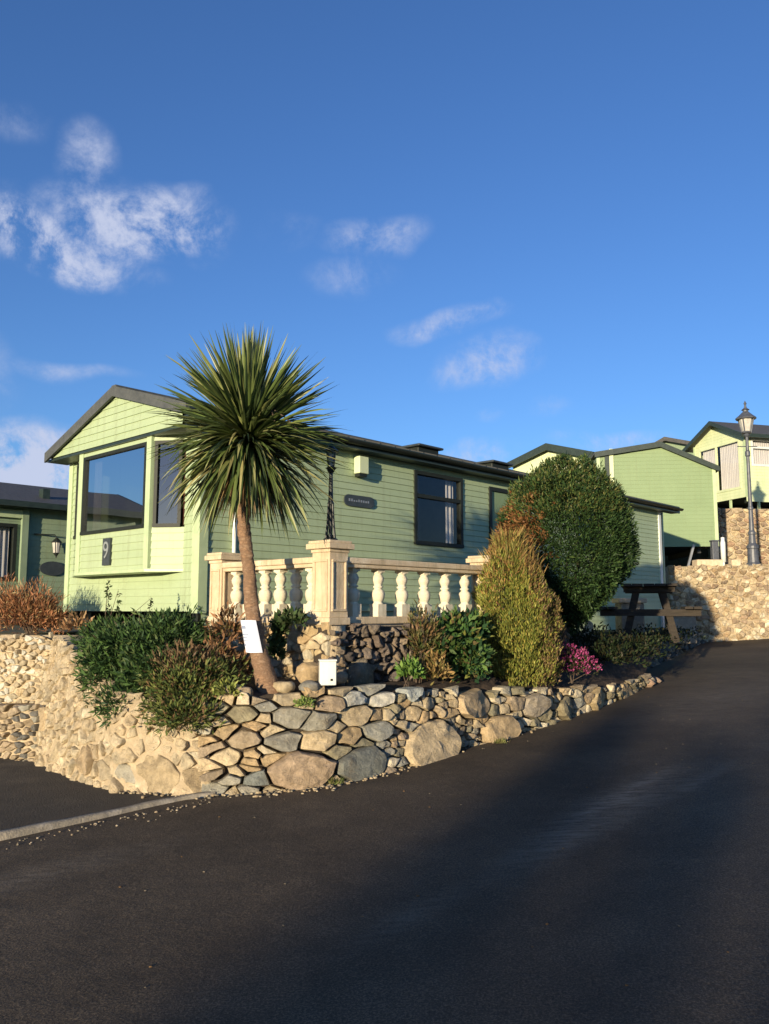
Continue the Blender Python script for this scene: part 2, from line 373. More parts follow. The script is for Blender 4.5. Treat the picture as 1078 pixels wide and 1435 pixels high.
def wall_back(mb, f, Hf, S, thick, o=.0, hs=.0, step=.18, amp=.02):
    n = max(2, int(S / step)); rows = 6; vs = []; fs = []
    for i in range(n + 1):
        s = S * i / n; H = Hf(s) - hs
        for j in range(rows + 1):
            h = lerp(-.1, H, j / rows); p = f(s, h, o); q = noise.noise(p * 6) * amp
            vs.append(f(s, h, o + q))
        vs.append(f(s, H, -thick)); vs.append(f(s, -.1, -thick))
    W = rows + 3
    for i in range(n):
        for j in range(W): 
            a, b = i * W + j, i * W + (j + 1) % W
            fs.append((a, a + W, b + W, b))
    fs.append(tuple(range(W))); fs.append(tuple(n * W + k for k in range(W))[::-1])
    mb.add(vs, fs)
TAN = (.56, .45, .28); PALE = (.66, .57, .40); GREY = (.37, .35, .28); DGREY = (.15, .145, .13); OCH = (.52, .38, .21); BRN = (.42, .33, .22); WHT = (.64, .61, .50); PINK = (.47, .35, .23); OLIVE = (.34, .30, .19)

# ------------------------------------------------------------------ foliage
def np_mesh(name, V, Fq, cols, mt):
    me = bpy.data.meshes.new(name); nf = len(Fq); k = Fq.shape[1]
    me.vertices.add(len(V)); me.vertices.foreach_set('co', V.astype(np.float32).ravel())
    me.loops.add(nf * k); me.loops.foreach_set('vertex_index', Fq.astype(np.int32).ravel())
    me.polygons.add(nf); me.polygons.foreach_set('loop_start', np.arange(0, nf * k, k, dtype=np.int32))
    me.update(calc_edges=True); me.validate()
    at = me.color_attributes.new('Col', 'FLOAT_COLOR', 'CORNER'); d = np.ones((nf, k, 4), np.float32); d[:, :, :3] = cols[:, None, :]
    at.data.foreach_set('color', d.ravel()); me.materials.append(mt); return me
def leaf_quads(rng, Pn, D, ln, wd, cols):
    """diamond leaves: base points, directions, lengths, widths"""
    n = len(Pn); D = D / np.linalg.norm(D, axis=1, keepdims=True)
    r = rng.normal(size=(n, 3)); S = np.cross(D, r); S /= np.linalg.norm(S, axis=1, keepdims=True) + 1e-9
    ln = ln[:, None]; wd = wd[:, None]; Nn = np.cross(D, S)
    V = np.stack([Pn, Pn + D * ln * .45 + S * wd + Nn * wd * .3, Pn + D * ln, Pn + D * ln * .45 - S * wd + Nn * wd * .3], 1).reshape(-1, 3)
    Fq = np.arange(n * 4).reshape(-1, 4)
    return V, Fq, cols
def mixcol(rng, pal, n, w=None, jit=.18):
    pal = np.array(pal); i = rng.choice(len(pal), n, p=w); return np.clip(pal[i] * (1 + rng.normal(size=(n, 1)) * jit), .004, .9)
def noise_arr(Pn, sc_, off=0): return np.array([noise.noise(Vector((p[0] * sc_ + off, p[1] * sc_, p[2] * sc_))) for p in Pn])
def shell(rng, n, c, R, inner=.75, lump=.12, lsc=3.0, zmin=-1, zpow=1, off=0):
    d = rng.normal(size=(n, 3)); d /= np.linalg.norm(d, axis=1, keepdims=True)
    d = d[d[:, 2] >= zmin]; n = len(d)
    u = inner + (1 - inner) * rng.random(n) ** .6
    l = 1 + lump * noise_arr(d, lsc, off) * 2
    Pn = d * (u * l)[:, None] * np.array(R) + np.array(c)
    return Pn, d, u
def fol(name, parent, org, V, Fq, cols, mt):
    me = np_mesh(name, V - np.array(org), Fq, cols, mt)
    o = bpy.data.objects.new(name, me); C.objects.link(o)
    if parent: o.parent = parent
    return o
def twigs(parent, org, base, tips, r0=.012, name='stem', mt=None, seed=1):
    mb = MB(); rnd = random.Random(seed)
    for t in tips:
        t = Vector(t); b = Vector(base) + Vector((rnd.uniform(-.05, .05), rnd.uniform(-.05, .05), 0))
        m = lerp(b, t, .5) + Vector((rnd.uniform(-.06, .06), rnd.uniform(-.06, .06), .06))
        mb.tube([b, m, t], [r0, r0 * .7, r0 * .25], 5)
    me = mb.mesh(name, mt or M['bark2'], org); o = bpy.data.objects.new(name, me); C.objects.link(o); o.parent = parent; return o

exec_parts = []
# ================================================================== GROUND
def ground():
    mb = MB(); n = 40; vs = []; fs = []
    xs = [-300, -150, -80, -40, -25] + [x for x in range(-20, 31, 2)] + [60, 120, 200, 300]; ys = [-200, -80, -30] + list(range(-26, 61, 2)) + [100, 200, 300, 500]
    for y in ys:
        for x in xs: vs.append((x, y, gz(x, y) - .02))
    w = len(xs)
    for j in range(len(ys) - 1):
        for i in range(w - 1): fs.append((j * w + i, j * w + i + 1, (j + 1) * w + i + 1, (j + 1) * w + i))
    mb.add(vs, fs); struct(mb, 'ground', M['earth'])
    # road sheet
    edge = [G(-500, 1262), G(0, 1177), G(130, 1148), G(260, 1121), G(370, 1112), G(455, 1103), G(540, 1086), G(650, 1050), G(760, 1020), G(850, 988), G(905, 962), G(985, 899)]
    pts = [(p.x, p.y) for p in edge] + [(9, 22.3), (16, 23.0), (24, 23), (24, -24), (-20, -24), (-20, edge[0].y - 2)]
    mb = MB(); mb.add([(x, y, gz(x, y)) for x, y in pts], [tuple(range(len(pts)))[::-1]]); struct(mb, 'road', M['road'])
    a, b, c, d = G(0, 1177), G(130, 1148), G(260, 1121), G(372, 1112)
    pl = [(-20, 3.2), (a.x, a.y), (b.x, b.y), (c.x, c.y), (d.x, d.y), (-1.2, 8), (-4, 11), (-20, 12)]
    mb = MB(); mb.add([(x, y, gz(x, y) - .006) for x, y in pl], [tuple(range(len(pl)))]); struct(mb, 'driveway', M['drive'])
    # kerb: worn concrete channel blocks
    mb = MB(); path = [G(-500, 1262), G(-200, 1211), G(0, 1176), G(70, 1161), G(140, 1146), G(200, 1132), G(250, 1121), G(300, 1113)]
    rr = random.Random(5); vs = []; n = 0
    fine = []
    for p, q in zip(path, path[1:]):
        k = 10
        for i in range(k): fine.append(lerp(p, q, i / k))
    fine.append(path[-1])
    for i, p in enumerate(fine):
        d = (fine[min(i + 1, len(fine) - 1)] - fine[max(0, i - 1)]).normalized(); nn = Vector((-d.y, d.x, 0))
        wob = noise.noise(p * 2.5) * .02; t = i / len(fine); w = lerp(.05, .028, t); hgt = lerp(.062, .022, t) + noise.noise(p * 5) * .012
        for o, h in ((-w - .01, -.03), (-w, hgt * .7), (-w * .7, hgt), (w * .7, hgt), (w, hgt * .6), (w + .02, -.03)):
            q = p + nn * (o + wob); vs.append((q.x, q.y, gz(q.x, q.y) + h))
    fs = [(i * 6 + j, (i + 1) * 6 + j, (i + 1) * 6 + j + 1, i * 6 + j + 1) for i in range(len(fine) - 1) for j in range(5)]
    mb.add(vs, fs); struct(mb, 'kerb', M['concrete'], smooth=True)
ground()

# ================================================================== ROCKERY WALL
bpx = [(28, 1050), (60, 1072), (110, 1093), (165, 1108), (260, 1114), (370, 1109), (455, 1099), (540, 1082), (650, 1047), (760, 1017), (850, 986), (905, 961)]
RB = [G(*p) for p in bpx]
tpx = [(80, 890, 9.75), (88, 900, 9.3), (118, 930, 8.5), (160, 965, 7.75), (250, 985, 7.45), (355, 972, 7.38), (450, 966, 7.62), (540, 966, 8.1), (640, 968, 8.75), (755, 966, 9.85), (850, 963, 11.35), (900, 948, 12.9)]
RT = [P(a, b, y) for a, b, y in tpx]
for b in RB: b.z -= .02
fR, HR, LR = polywall(RB, RT)
rockw = root('rockery_wall', 'curved low rubble stone wall of big tan and grey boulders beside the road', 'stone wall', (RB[5].x, RB[5].y, RB[5].z))
def s_of(px):
    for k in range(len(bpx) - 1):
        if bpx[k][0] <= px <= bpx[k + 1][0]: return lerp(LR[k], LR[k + 1], (px - bpx[k][0]) / (bpx[k + 1][0] - bpx[k][0])), k
    return LR[-1], len(bpx) - 2
def sh(px, py):
    s, k = s_of(px); t = (s - LR[k]) / (LR[k + 1] - LR[k]); yb = lerp(bpx[k][1], bpx[k + 1][1], t); yt = lerp(tpx[k][1], tpx[k + 1][1], t)
    u = (yb - py) / (yb - yt); return s, u * HR(s)
rnd = random.Random(11)
seeds = []
for px, py, r, col, ex in [(596, 1042, 50, (.62, .49, .30), .05), (692, 1022, 30, (.54, .41, .24), .03), (665, 984, 34, (.56, .43, .26), .03), (503, 1068, 31, (.25, .255, .215), .04),
        (422, 1078, 34, PINK, .03), (362, 1090, 9, (.24, .25, .22), .02), (415, 1005, 18, GREY, .02), (447, 1008, 14, GREY, .03), (398, 1038, 13, GREY, .04), (350, 1035, 17, BRN, .02),
        (352, 1000, 14, OLIVE, .02), (462, 985, 13, BRN, .04), (412, 976, 14, TAN, .02), (527, 1024, 16, GREY, .02), (495, 1002, 17, TAN, .01), (532, 979, 11, WHT, .03), (495, 979, 11, WHT, .02),
        (574, 970, 13, (.40, .42, .38), .03), (598, 985, 13, TAN, .02), (745, 988, 24, (.42, .36, .27), .02), (832, 982, 26, (.42, .33, .19), .02), (788, 990, 22, OLIVE, .0), (872, 970, 22, (.38, .3, .18), .0),
        (450, 1038, 16, TAN, .0), (485, 1032, 11, OCH, .0), (572, 1000, 12, TAN, 0), (720, 985, 13, BRN, 0), (760, 1000, 12, OLIVE, 0), (805, 985, 9, GREY, 0), (325, 1025, 9, OCH, .02), (325, 1060, 13, TAN, .0), (318, 990, 11, OLIVE, .02)]:
    s, h = sh(px, py); Y = fR(s, h, 0).y; seeds.append((s, h, r * 1.18 * Y / F, col, ex))
sm = s_of(300)[0]
fill_seeds(seeds, s_of(690)[0], LR[-1], HR, .15, [TAN, PALE, OLIVE, BRN], rnd, asp=1.9)
fill_seeds(seeds, sm, s_of(690)[0], HR, .112, [TAN, PALE, OCH, GREY, OLIVE, BRN, TAN], rnd, asp=1.9)
mb = MB(); stone_cells(mb, seeds, fR, HR, .008, .08, asp=1.9, rnd=rnd, smin=sm - .1)
part(mb, 'boulders', M['stone'], rockw, True, False)
# left, mortared part
seeds = []
for px, py, r, col, ex in [(225, 1085, 34, (.46, .36, .22), .0), (180, 1085, 12, GREY, 0), (120, 1065, 22, (.42, .33, .21), 0), (290, 1088, 22, (.46, .36, .22), 0), (150, 1080, 14, (.40, .33, .22), 0), (75, 1052, 16, TAN, 0)]:
    s, h = sh(px, py); Y = fR(s, h, 0).y; seeds.append((s, h, r * Y / F, col, ex))
fill_seeds(seeds, 0, sm - .03, HR, .12, [(.56, .46, .30), (.60, .51, .35), (.57, .47, .31), (.53, .43, .28), (.50, .41, .27)], rnd, asp=1.35)
mb = MB(); stone_cells(mb, seeds, fR, HR, .014, .024, asp=1.35, rnd=rnd, smax=sm - .02, rough=.9)
part(mb, 'mortared_stones', M['stone'], rockw, True, True)
mb = MB(); wall_back(mb, fR, HR, sm - .02, .3, .004, .02, step=.06, amp=.022); part(mb, 'mortar_bed', M['mortar'], rockw, True, True)
fr2 = lambda s, h, o: fR(s + sm - .02, h, o); Hr2 = lambda s: HR(s + sm - .02)
mb = MB(); wall_back(mb, fr2, Hr2, LR[-1] - sm, .3, -.03, .03); part(mb, 'wall_core', M['gap'], rockw, True, True)

# ---- loose edge slabs at the far end of the rockery
def blob_stone(mb, c, r, rnd, col=(1, 1, 1), rz=None, facet=.25):
    n, m_ = 9, 6; vs = []; fs = []; sd = Vector((rnd.uniform(0, 50),) * 3); a0 = rnd.uniform(0, 6) if rz is None else rz
    for j in range(m_ + 1):
        ph = math.pi * j / m_
        for i in range(n):
            th = 2 * math.pi * i / n
            d = Vector((math.cos(th) * math.sin(ph), math.sin(th) * math.sin(ph), math.cos(ph)))
            k = 1 + noise.noise(d * 1.6 + sd) * facet * 2
            e = Vector([math.copysign(abs(x) ** .7, x) for x in d])
            v = Vector((e.x * r[0], e.y * r[1], e.z * r[2])) * k
            v = Matrix.Rotation(a0, 3, 'Z') @ v
            vs.append(Vector(c) + v)
    for j in range(m_):
        for i in range(n): fs.append((j * n + i, (j + 1) * n + i, (j + 1) * n + (i + 1) % n, j * n + (i + 1) % n))
    mb.add(vs, fs, col)
def edge_slab(px, py, r, lab, tilt, col):
    g = G(px, py); mb = MB(); rn = random.Random(px); blob_stone(mb, (g.x, g.y, g.z + r[2] * .6), r, rn, col, rz=tilt, facet=.15)
    solo(mb, 'edging_stone', M['stone'], lab, 'stone', g, True, group='loose edging stones')
edge_slab(878, 972, (.22, .10, .13), 'squat rounded tan edging stone at the narrow end of the rockery wall', .9, (.36, .28, .17))
edge_slab(895, 962, (.26, .08, .10), 'long reddish flat stone lying at the tip of the rockery by the road', 2.4, (.40, .27, .19))
edge_slab(908, 957, (.24, .07, .07), 'outermost thin flat stone resting beside the asphalt past the rockery tip', 2.3, (.36, .26, .19))

# ================================================================== PLANTER SOIL + TERRACE
def soil():
    ins = [Vector((p.x, p.y, p.z - .05)) for p in RT]
    back = [(-5.1, 10.9, 1.22), (-4.4, 10.7, 1.2), (-3.6, 10.3, 1.12), (-2.8, 9.8, 1.05), (-2.2, 9.5, 1.0), (-1.6, 9.2, .95), (-1.05, 8.55, .88), (-.5, 8.12, .85), (.0, 8.65, .85), (1.0, 9.75, .9), (3.6, 12.6, 1.0), (4.6, 13.8, .95)]
    rows = 8; vs = []; fs = []
    for i in range(len(ins)):
        b = Vector(back[i])
        for j in range(rows + 1):
            t = j / rows; p = lerp(ins[i], b, t); p.z += math.sin(math.pi * min(1, t * 1.1)) * .05 + noise.noise(p * 3) * .04; vs.append(p)
    W = rows + 1
    for i in range(len(ins) - 1):
        for j in range(rows): fs.append((i * W + j, (i + 1) * W + j, (i + 1) * W + j + 1, i * W + j + 1))
    mb = MB(); mb.add(vs, fs); struct(mb, 'planting_bed_soil', M['soil'], smooth=True)
soil()
# plots behind
CB = Vector((-2.3, 10.2, 0)); DL = Vector((-DX.y, DX.x, 0))
def loc2(o, x, y, z): return o + DX * x + DL * y + Vector((0, 0, z))
def plot(name, pts, z, mt, zb=-.6):
    mb = MB(); mb.prism([(x, y, zb) for x, y in pts], (0, 0, z - zb)); return struct(mb, name, mt)
BC = Vector((-.535, 8.0, 0))   # outer corner of the balustrade
q = [loc2(BC, .06, .06, 0), loc2(BC, 4.4, .06, 0), loc2(BC, 4.4, 2.66, 0), loc2(BC, .06, 2.0, 0)]
plot('terrace_floor', [(p.x, p.y) for p in q], 1.42, M['paving'])
q = [loc2(CB, -.35, -.7, 0), loc2(CB, 8.5, -.75, 0), loc2(CB, 13.9, -.3, 0), loc2(CB, 14.2, 5.5, 0), loc2(CB, -.35, 4.4, 0)]
plot('caravan_plot_ground', [(p.x, p.y) for p in q], 1.12, M['earth'])
plot('lower_plot_ground', [(-20, 11.4), (-4.75, 11.4), (-4.0, 14), (-1, 20), (-6, 32), (-30, 32)], 1.25, M['earth'])
plot('upper_plot_ground', [(5.9, 22.4), (15.5, 23.3), (26, 34), (2, 34)], 2.74, M['earth'])
plot('hilltop_ground', [(11.2, 28.35), (30, 28.35), (40, 60), (-4, 60), (2, 31.2), (11.2, 31.2)], 5.0, M['earth'])
def bank():
    a, b = G(905, 962), G(986, 899); q0 = Vector((a.x - .5, a.y + .15, .88)); q1 = Vector((b.x - .1, b.y - .2, 1.02)); r0 = loc2(CB, 4.3, -.6, 1.12); r1 = loc2(CB, 14.0, -.28, 1.1)
    mb = MB(); vs = []; 
    for i in range(15):
        A = lerp(q0, q1, i / 14); B = lerp(r0, r1, i / 14)
        for j in range(6): p = lerp(A, B, j / 5); p.z += noise.noise(p * 1.5) * .05; vs.append(p)
    mb.add(vs, [(i * 6 + j, (i + 1) * 6 + j, (i + 1) * 6 + j + 1, i * 6 + j + 1) for i in range(14) for j in range(5)]); struct(mb, 'roadside_bank_soil', M['soil'], smooth=True)
bank()
# ================================================================== TERRACE STONE WALLS under the balustrade
def small_wall(name, label, a, b, z0, z1, col_p, r, bedmat, cat='stone wall', gap=.01, depth=.03, asp=1.5, seed=3, thick=.25, big=(), rough=.7):
    a, b = Vector(a), Vector(b); A = Vector((a.x, a.y, z0 if not isinstance(z0, tuple) else z0[0])); B = Vector((b.x, b.y, z0 if not isinstance(z0, tuple) else z0[1]))
    z1 = z1 if isinstance(z1, tuple) else (z1, z1)
    f, H, L = polywall([A, B], [Vector((a.x, a.y, z1[0])), Vector((b.x, b.y, z1[1]))])
    rt = root(name, label, cat, A); rn = random.Random(seed); sd = [(s, h, w, c, e) for s, h, w, c, e in big]
    fill_seeds(sd, 0, L[-1], H, r, col_p, rn, asp=asp)
    mb = MB(); stone_cells(mb, sd, f, H, gap, depth, asp=asp, rnd=rn, smin=0, smax=L[-1], rough=rough); part(mb, 'stonework', M['stone'], rt, True, True)
    mb = MB(); wall_back(mb, f, H, L[-1], thick, -.01, .01); part(mb, 'wall_core', bedmat, rt, True, True)
    return rt
p0 = loc2(BC, .02, 2.05, 0); p1 = loc2(BC, .02, 0, 0)
small_wall('terrace_wall', 'pale sandstone block wall below the balustrade behind the palm trunk', p0, p1, .75, 1.435, [PALE, TAN, (.50, .38, .21), OCH], .14, M['mortar'], asp=1.9, seed=4, gap=.006, depth=.02, rough=.4, thick=.2)
p0 = loc2(BC, .0, .02, 0); p1 = loc2(BC, 4.4, .02, 0)
small_wall('terrace_wall', 'dark rough volcanic rubble wall below the balustrade right of the tall pier', p0, p1, .75, 1.42, [(.19, .15, .12), (.25, .20, .15), (.13, .11, .10), (.28, .21, .14)], .085, M['gap'], asp=1.1, seed=9, gap=.016, depth=.07, rough=1.3, thick=.2,
           big=[(.42, .16, .2, (.24, .20, .14), .03)])
# ================================================================== BALUSTRADE
bal = root('balustrade', 'cream stone balustrade with piers and turned balusters around the caravan terrace', 'balustrade', (BC.x, BC.y, 1.435), RZ)
def pier(x, y, w, h, label=None):
    mb = MB()
    mb.box((x, y, 0), (x + w, y + w, .07)); mb.box((x + .018, y + .018, .07), (x + w - .018, y + w - .018, h - .12))
    # raised panel mouldings on the two faces in view
    for (fx, fy) in ((0, 1), (1, 0)):
        m = .045; z0, z1 = .13, h - .19; t = .024
        if fx == 0:
            X0, X1 = x + .004, x + .03
            for (ya, yb, za, zb) in ((y + m, y + w - m, z1 - t, z1), (y + m, y + w - m, z0, z0 + t), (y + m, y + m + t, z0 + t, z1 - t), (y + w - m - t, y + w - m, z0 + t, z1 - t)): mb.box((X0, ya, za), (X1, yb, zb))
        else:
            for (xa, xb, za, zb) in ((x + m, x + w - m, z1 - t, z1), (x + m, x + w - m, z0, z0 + t), (x + m, x + m + t, z0 + t, z1 - t), (x + w - m - t, x + w - m, z0 + t, z1 - t)): mb.box((xa, y + .004, za), (xb, y + .03, zb))
    pr = part(mb, 'pier', M['cast'], bal, bevel=.006)
    mb = MB(); mb.box((x + .006, y + .006, h - .12), (x + w - .006, y + w - .006, h - .085)); mb.box((x - .03, y - .03, h - .085), (x + w + .03, y + w + .03, h - .03)); mb.box((x - .012, y - .012, h - .03), (x + w + .012, y + w + .012, h))
    part(mb, 'pier_cap', M['cast'], pr, bevel=.008)
pier(0, 0, .29, .83); pier(.02, 1.80, .26, .79); pier(2.62, 0, .29, .80)
mb = MB(); mb.box((.07, .292, 0), (.25, 1.798, .075)); part(mb, 'base_rail', M['cast'], bal, bevel=.01)
mb = MB(); mb.box((.292, .07, 0), (2.618, .25, .075)); part(mb, 'base_rail', M['cast'], bal, bevel=.01)
mb = MB(); mb.box((.05, .28, .57), (.25, 1.81, .61)); mb.box((.03, .285, .61), (.27, 1.805, .672)); part(mb, 'hand_rail', M['cast'], bal, bevel=.01)
mb = MB(); mb.box((.285, .05, .57), (2.63, .25, .61)); mb.box((.28, .03, .61), (2.625, .27, .672)); part(mb, 'hand_rail', M['cast'], bal, bevel=.01)
prof = [(.0, .0)]
def baluster_mb():
    mb = MB(); w = .062
    mb.box((-w, -w, 0), (w, w, .13)); mb.box((-.052, -.052, .465), (.052, .052, .495))
    mb.lathe([(0.0655, .13), (0.0520, .14), (0.0452, .155), (0.0588, .165), (0.0701, .2), (0.0746, .235), (0.0655, .27), (0.0452, .285), (0.0384, .295), (0.0565, .305), (0.0565, .318), (0.0384, .325), (0.0475, .345), (0.0610, .375), (0.0633, .40), (0.0497, .43), (0.0362, .445), (0.0520, .455), (0.0565, .465)], n=16)
    return mb
b0 = part(baluster_mb(), 'baluster', M['cast2'], bal, smooth=False)
b0.data.polygons.foreach_set('use_smooth', [len(p.vertices) == 4 and i > 11 for i, p in enumerate(b0.data.polygons)])
pos = [(.15, .29 + .125 + .2515 * i) for i in range(6)] + [(.29 + .18 + .375 * i, .15) for i in range(6)]
for i, (x, y) in enumerate(pos):
    o = b0 if i == 0 else b0.copy()
    if i: C.objects.link(o); o.parent = bal
    o.location = (x, y, .075)

# lantern standing on the corner pier
def lantern(loc, h, name, label, mt, body=.5, n=8, s=1.0, style=0):
    r = root(name, label, 'lamp', loc)
    mb = MB(); hb = h * (.70 if style == 0 else .80)
    if style == 0:
        mb.lathe([(.075, 0), (.075, .02), (.05, .035), (.045, .06)], n=12)
        for a in range(4):
            t = math.pi / 4 + a * math.pi / 2; c, s_ = math.cos(t), math.sin(t)
            mb.tube([(c * .06, s_ * .06, .03), (c * .042, s_ * .042, hb * .25), (c * .03, s_ * .03, hb * .5)], [.012, .010, .010], 6)
        mb.lathe([(.02, .04), (.018, hb * .5), (.034, hb * .5), (.034, hb * .52), (.026, hb * .54), (.022, hb * .75), (.02, hb * .93), (.034, hb * .95), (.045, hb * .985), (.06, hb)], n=12)
    else:
        mb.lathe([(.19, 0), (.19, .08), (.15, .12), (.14, .5), (.16, .52), (.16, .58), (.10, .66), (.085, .9), (.10, .92), (.10, .97), (.07, 1.02), (.058, 1.6), (.075, 1.62), (.075, 1.68), (.055, 1.7), (.045, hb * .82), (.07, hb * .83), (.07, hb * .86), (.045, hb * .87), (.04, hb * .97), (.09, hb * .985), (.06, hb)], n=16)
        mb.tube([(-.28, 0, hb * .9), (.28, 0, hb * .9)], .014, 6)
    post = part(mb, 'post', mt, r, smooth=False)
    k = s; z = hb
    mb = MB(); H = h * (.155 if style == 0 else .085)
    for a in range(4):
        t = math.pi / 4 + a * math.pi / 2; c, s_ = math.cos(t), math.sin(t)
        mb.tube([(c * .05 * k, s_ * .05 * k, z), (c * .085 * k, s_ * .085 * k, z + H)], .008 * k, 6)
    mb.lathe([(.055 * k, z), (.06 * k, z + .012 * k), (.05 * k, z + .02 * k)], n=8)
    mb.lathe([(.11 * k, z + H), (.115 * k, z + H + .012 * k), (.07 * k, z + H + .05 * k), (.03 * k, z + H + .09 * k), (.03 * k, z + H + .105 * k), (.045 * k, z + H + .11 * k), (.016 * k, z + H + .135 * k), (.010 * k, h - .05 * k), (.018 * k, h - .035 * k), (.003, h)], n=12)
    part(mb, 'lantern_cage', mt, r)
    mb = MB(); mb.lathe([(.044 * k, z + .022 * k), (.075 * k, z + H - .005)], n=8); part(mb, 'lantern_glass', M['lampglass'], r)
    return r
pc = loc2(BC, .145, .145, 1.435 + .83)
lantern(pc, 1.06, 'pier_lantern', 'slim black iron lantern standing on top of the tall balustrade pier', M['iron'], s=.72)
lp = P(1056, 788, 22.95); lp.z = 2.74
lantern(lp, 4.75, 'street_lamp', 'tall Victorian grey lamp post standing above the far stone wall', M['iron_worn'], s=2.5, style=1)

# ================================================================== CARAVANS
def siding(mb, O, U, Nn, u0, u1, z0, z1, holes=(), pitch=.1, dep=.012, ulim=None, zref=None):
    O, U, Nn = Vector(O), Vector(U).normalized(), Vector(Nn).normalized(); zref = z0 if zref is None else zref
    k0 = math.floor((z0 - zref) / pitch); br = {round(z0, 5), round(z1, 5)}
    k = k0
    while zref + k * pitch < z1:
        if zref + k * pitch > z0: br.add(round(zref + k * pitch, 5))
        k += 1
    for h in holes: 
        for z in (h[2], h[3]):
            if z0 < z < z1: br.add(round(z, 5))
    br = sorted(br)
    def off(z, top): 
        t = ((z - zref) / pitch) % 1.0
        if top and (t < 1e-3 or t > 1 - 1e-3): t = 1.0
        elif not top and t > 1 - 1e-3: t = 0.0
        return dep * (1 - t)
    def pt(u, z, o): return O + U * u + Vector((0, 0, z)) + Nn * o
    for za, zb in zip(br, br[1:]):
        if zb - za < 1e-4: continue
        zm = (za + zb) / 2; segs = [(u0, u1)]
        for ha, hb, hz0, hz1 in holes:
            if hz0 <= zm <= hz1:
                new = []
                for a, b in segs:
                    if hb <= a or ha >= b: new.append((a, b)); continue
                    if ha > a: new.append((a, ha))
                    if hb < b: new.append((hb, b))
                segs = new
        oa, ob = off(za, False), off(zb, True)
        for a, b in segs:
            a0, b0_, a1, b1 = a, b, a, b
            if ulim:
                l0, r0 = ulim(za); l1, r1 = ulim(zb); a0, b0_, a1, b1 = max(a, l0), min(b, r0), max(a, l1), min(b, r1)
                if b0_ <= a0: continue
                if b1 <= a1: a1 = b1 = (a1 + b1) / 2
            mb.add([pt(a0, za, oa), pt(b0_, za, oa), pt(b1, zb, ob), pt(a1, zb, ob), pt(a0, za, 0), pt(b0_, za, 0)], [(0, 1, 2, 3), (4, 5, 1, 0)])
def window(parent, O, U, Nn, u0, u1, z0, z1, fm, gm, fw=.05, mull=(), trans=(), curtain=None, proud=.02, cm=None, blind=None):
    O, U, Nn = Vector(O), Vector(U).normalized(), Vector(Nn).normalized()
    def bx(mb, a, b, za, zb, o0, o1):
        p = [O + U * x + Vector((0, 0, z)) + Nn * o for o in (o0, o1) for x, z in ((a, za), (b, za), (b, zb), (a, zb))]
        mb.add(p, [(3, 2, 1, 0), (4, 5, 6, 7), (0, 1, 5, 4), (1, 2, 6, 5), (2, 3, 7, 6), (3, 0, 4, 7)])
    mb = MB(); bx(mb, u0, u1, z0, z0 + fw, -.06, proud + .012); bx(mb, u0, u1, z1 - fw, z1, -.06, proud)
    bx(mb, u0, u0 + fw, z0 + fw, z1 - fw, -.06, proud); bx(mb, u1 - fw, u1, z0 + fw, z1 - fw, -.06, proud)
    for m_ in mull: bx(mb, m_ - fw * .45, m_ + fw * .45, z0 + fw, z1 - fw, -.05, proud - .004)
    for t in trans: bx(mb, u0 + fw, u1 - fw, t - fw * .5, t + fw * .5, -.045, proud - .007)
    w = part(mb, 'window', fm, parent)
    mb = MB(); a = [O + U * x + Vector((0, 0, z)) + Nn * (-.015) for x, z in ((u0 + fw * .5, z0 + fw * .5), (u1 - fw * .5, z0 + fw * .5), (u1 - fw * .5, z1 - fw * .5), (u0 + fw * .5, z1 - fw * .5))]
    mb.add(a, [(0, 1, 2, 3)]); part(mb, 'pane', gm, w)
    for (ca, cb) in (curtain or ()):
        mb = MB(); n = max(8, int((cb - ca) / .02)); vs = []
        for i in range(n + 1):
            u = lerp(ca, cb, i / n)
            for z, k in ((z0 + fw, 1), (z1 - fw, .6)):
                vs.append(O + U * u + Vector((0, 0, z)) + Nn * (-.14 + .02 * k * math.sin(i * 1.25)))
        mb.add(vs, [(2 * i, 2 * i + 2, 2 * i + 3, 2 * i + 1) for i in range(n)]); part(mb, 'curtain', cm or M['curtain_white'], w, smooth=True)
    return w
def roof_slab(mb, prof, x0, x1, th=.05):
    """prof: (y, z) points left to right across the width; ridged tiles left to the bump"""
    for (ya, za), (yb, zb) in zip(prof, prof[1:]):
        mb.prism([(x0, ya, za), (x0, yb, zb), (x0, yb, zb + th), (x0, ya, za + th)], (x1 - x0, 0, 0))
X, Yv = Vector((1, 0, 0)), Vector((0, 1, 0))

# ---------------- main caravan
mc = root('static_caravan', 'long pale green static caravan with bay window front behind the palm', 'caravan', (CB.x, CB.y, 0), RZ, 'static caravans on the hillside')
L_, W_ = 13.2, 3.5; zb, ze, zr, zg = 1.555, 4.08, 4.555, 3.86; oh = .52; GX = -.33
M['front'] = M['green']
# long side wall
winS = (4.06, 5.33, 2.62, 3.83); door = (6.12, 6.92, 1.62, 3.78)
mb = MB(); siding(mb, (0, 0, 0), X, -Yv, .10, L_ - .12, zb, ze, [winS, door, (9.2, 10.2, 2.75, 3.7)], .1, .013)
part(mb, 'side_wall', M['green'], mc)
mb = MB(); siding(mb, (0, .03, 0), X, -Yv, .06, L_ - .1, 1.13, zb - .01, (), .1, .012); part(mb, 'skirting_panel', M['green'], mc)
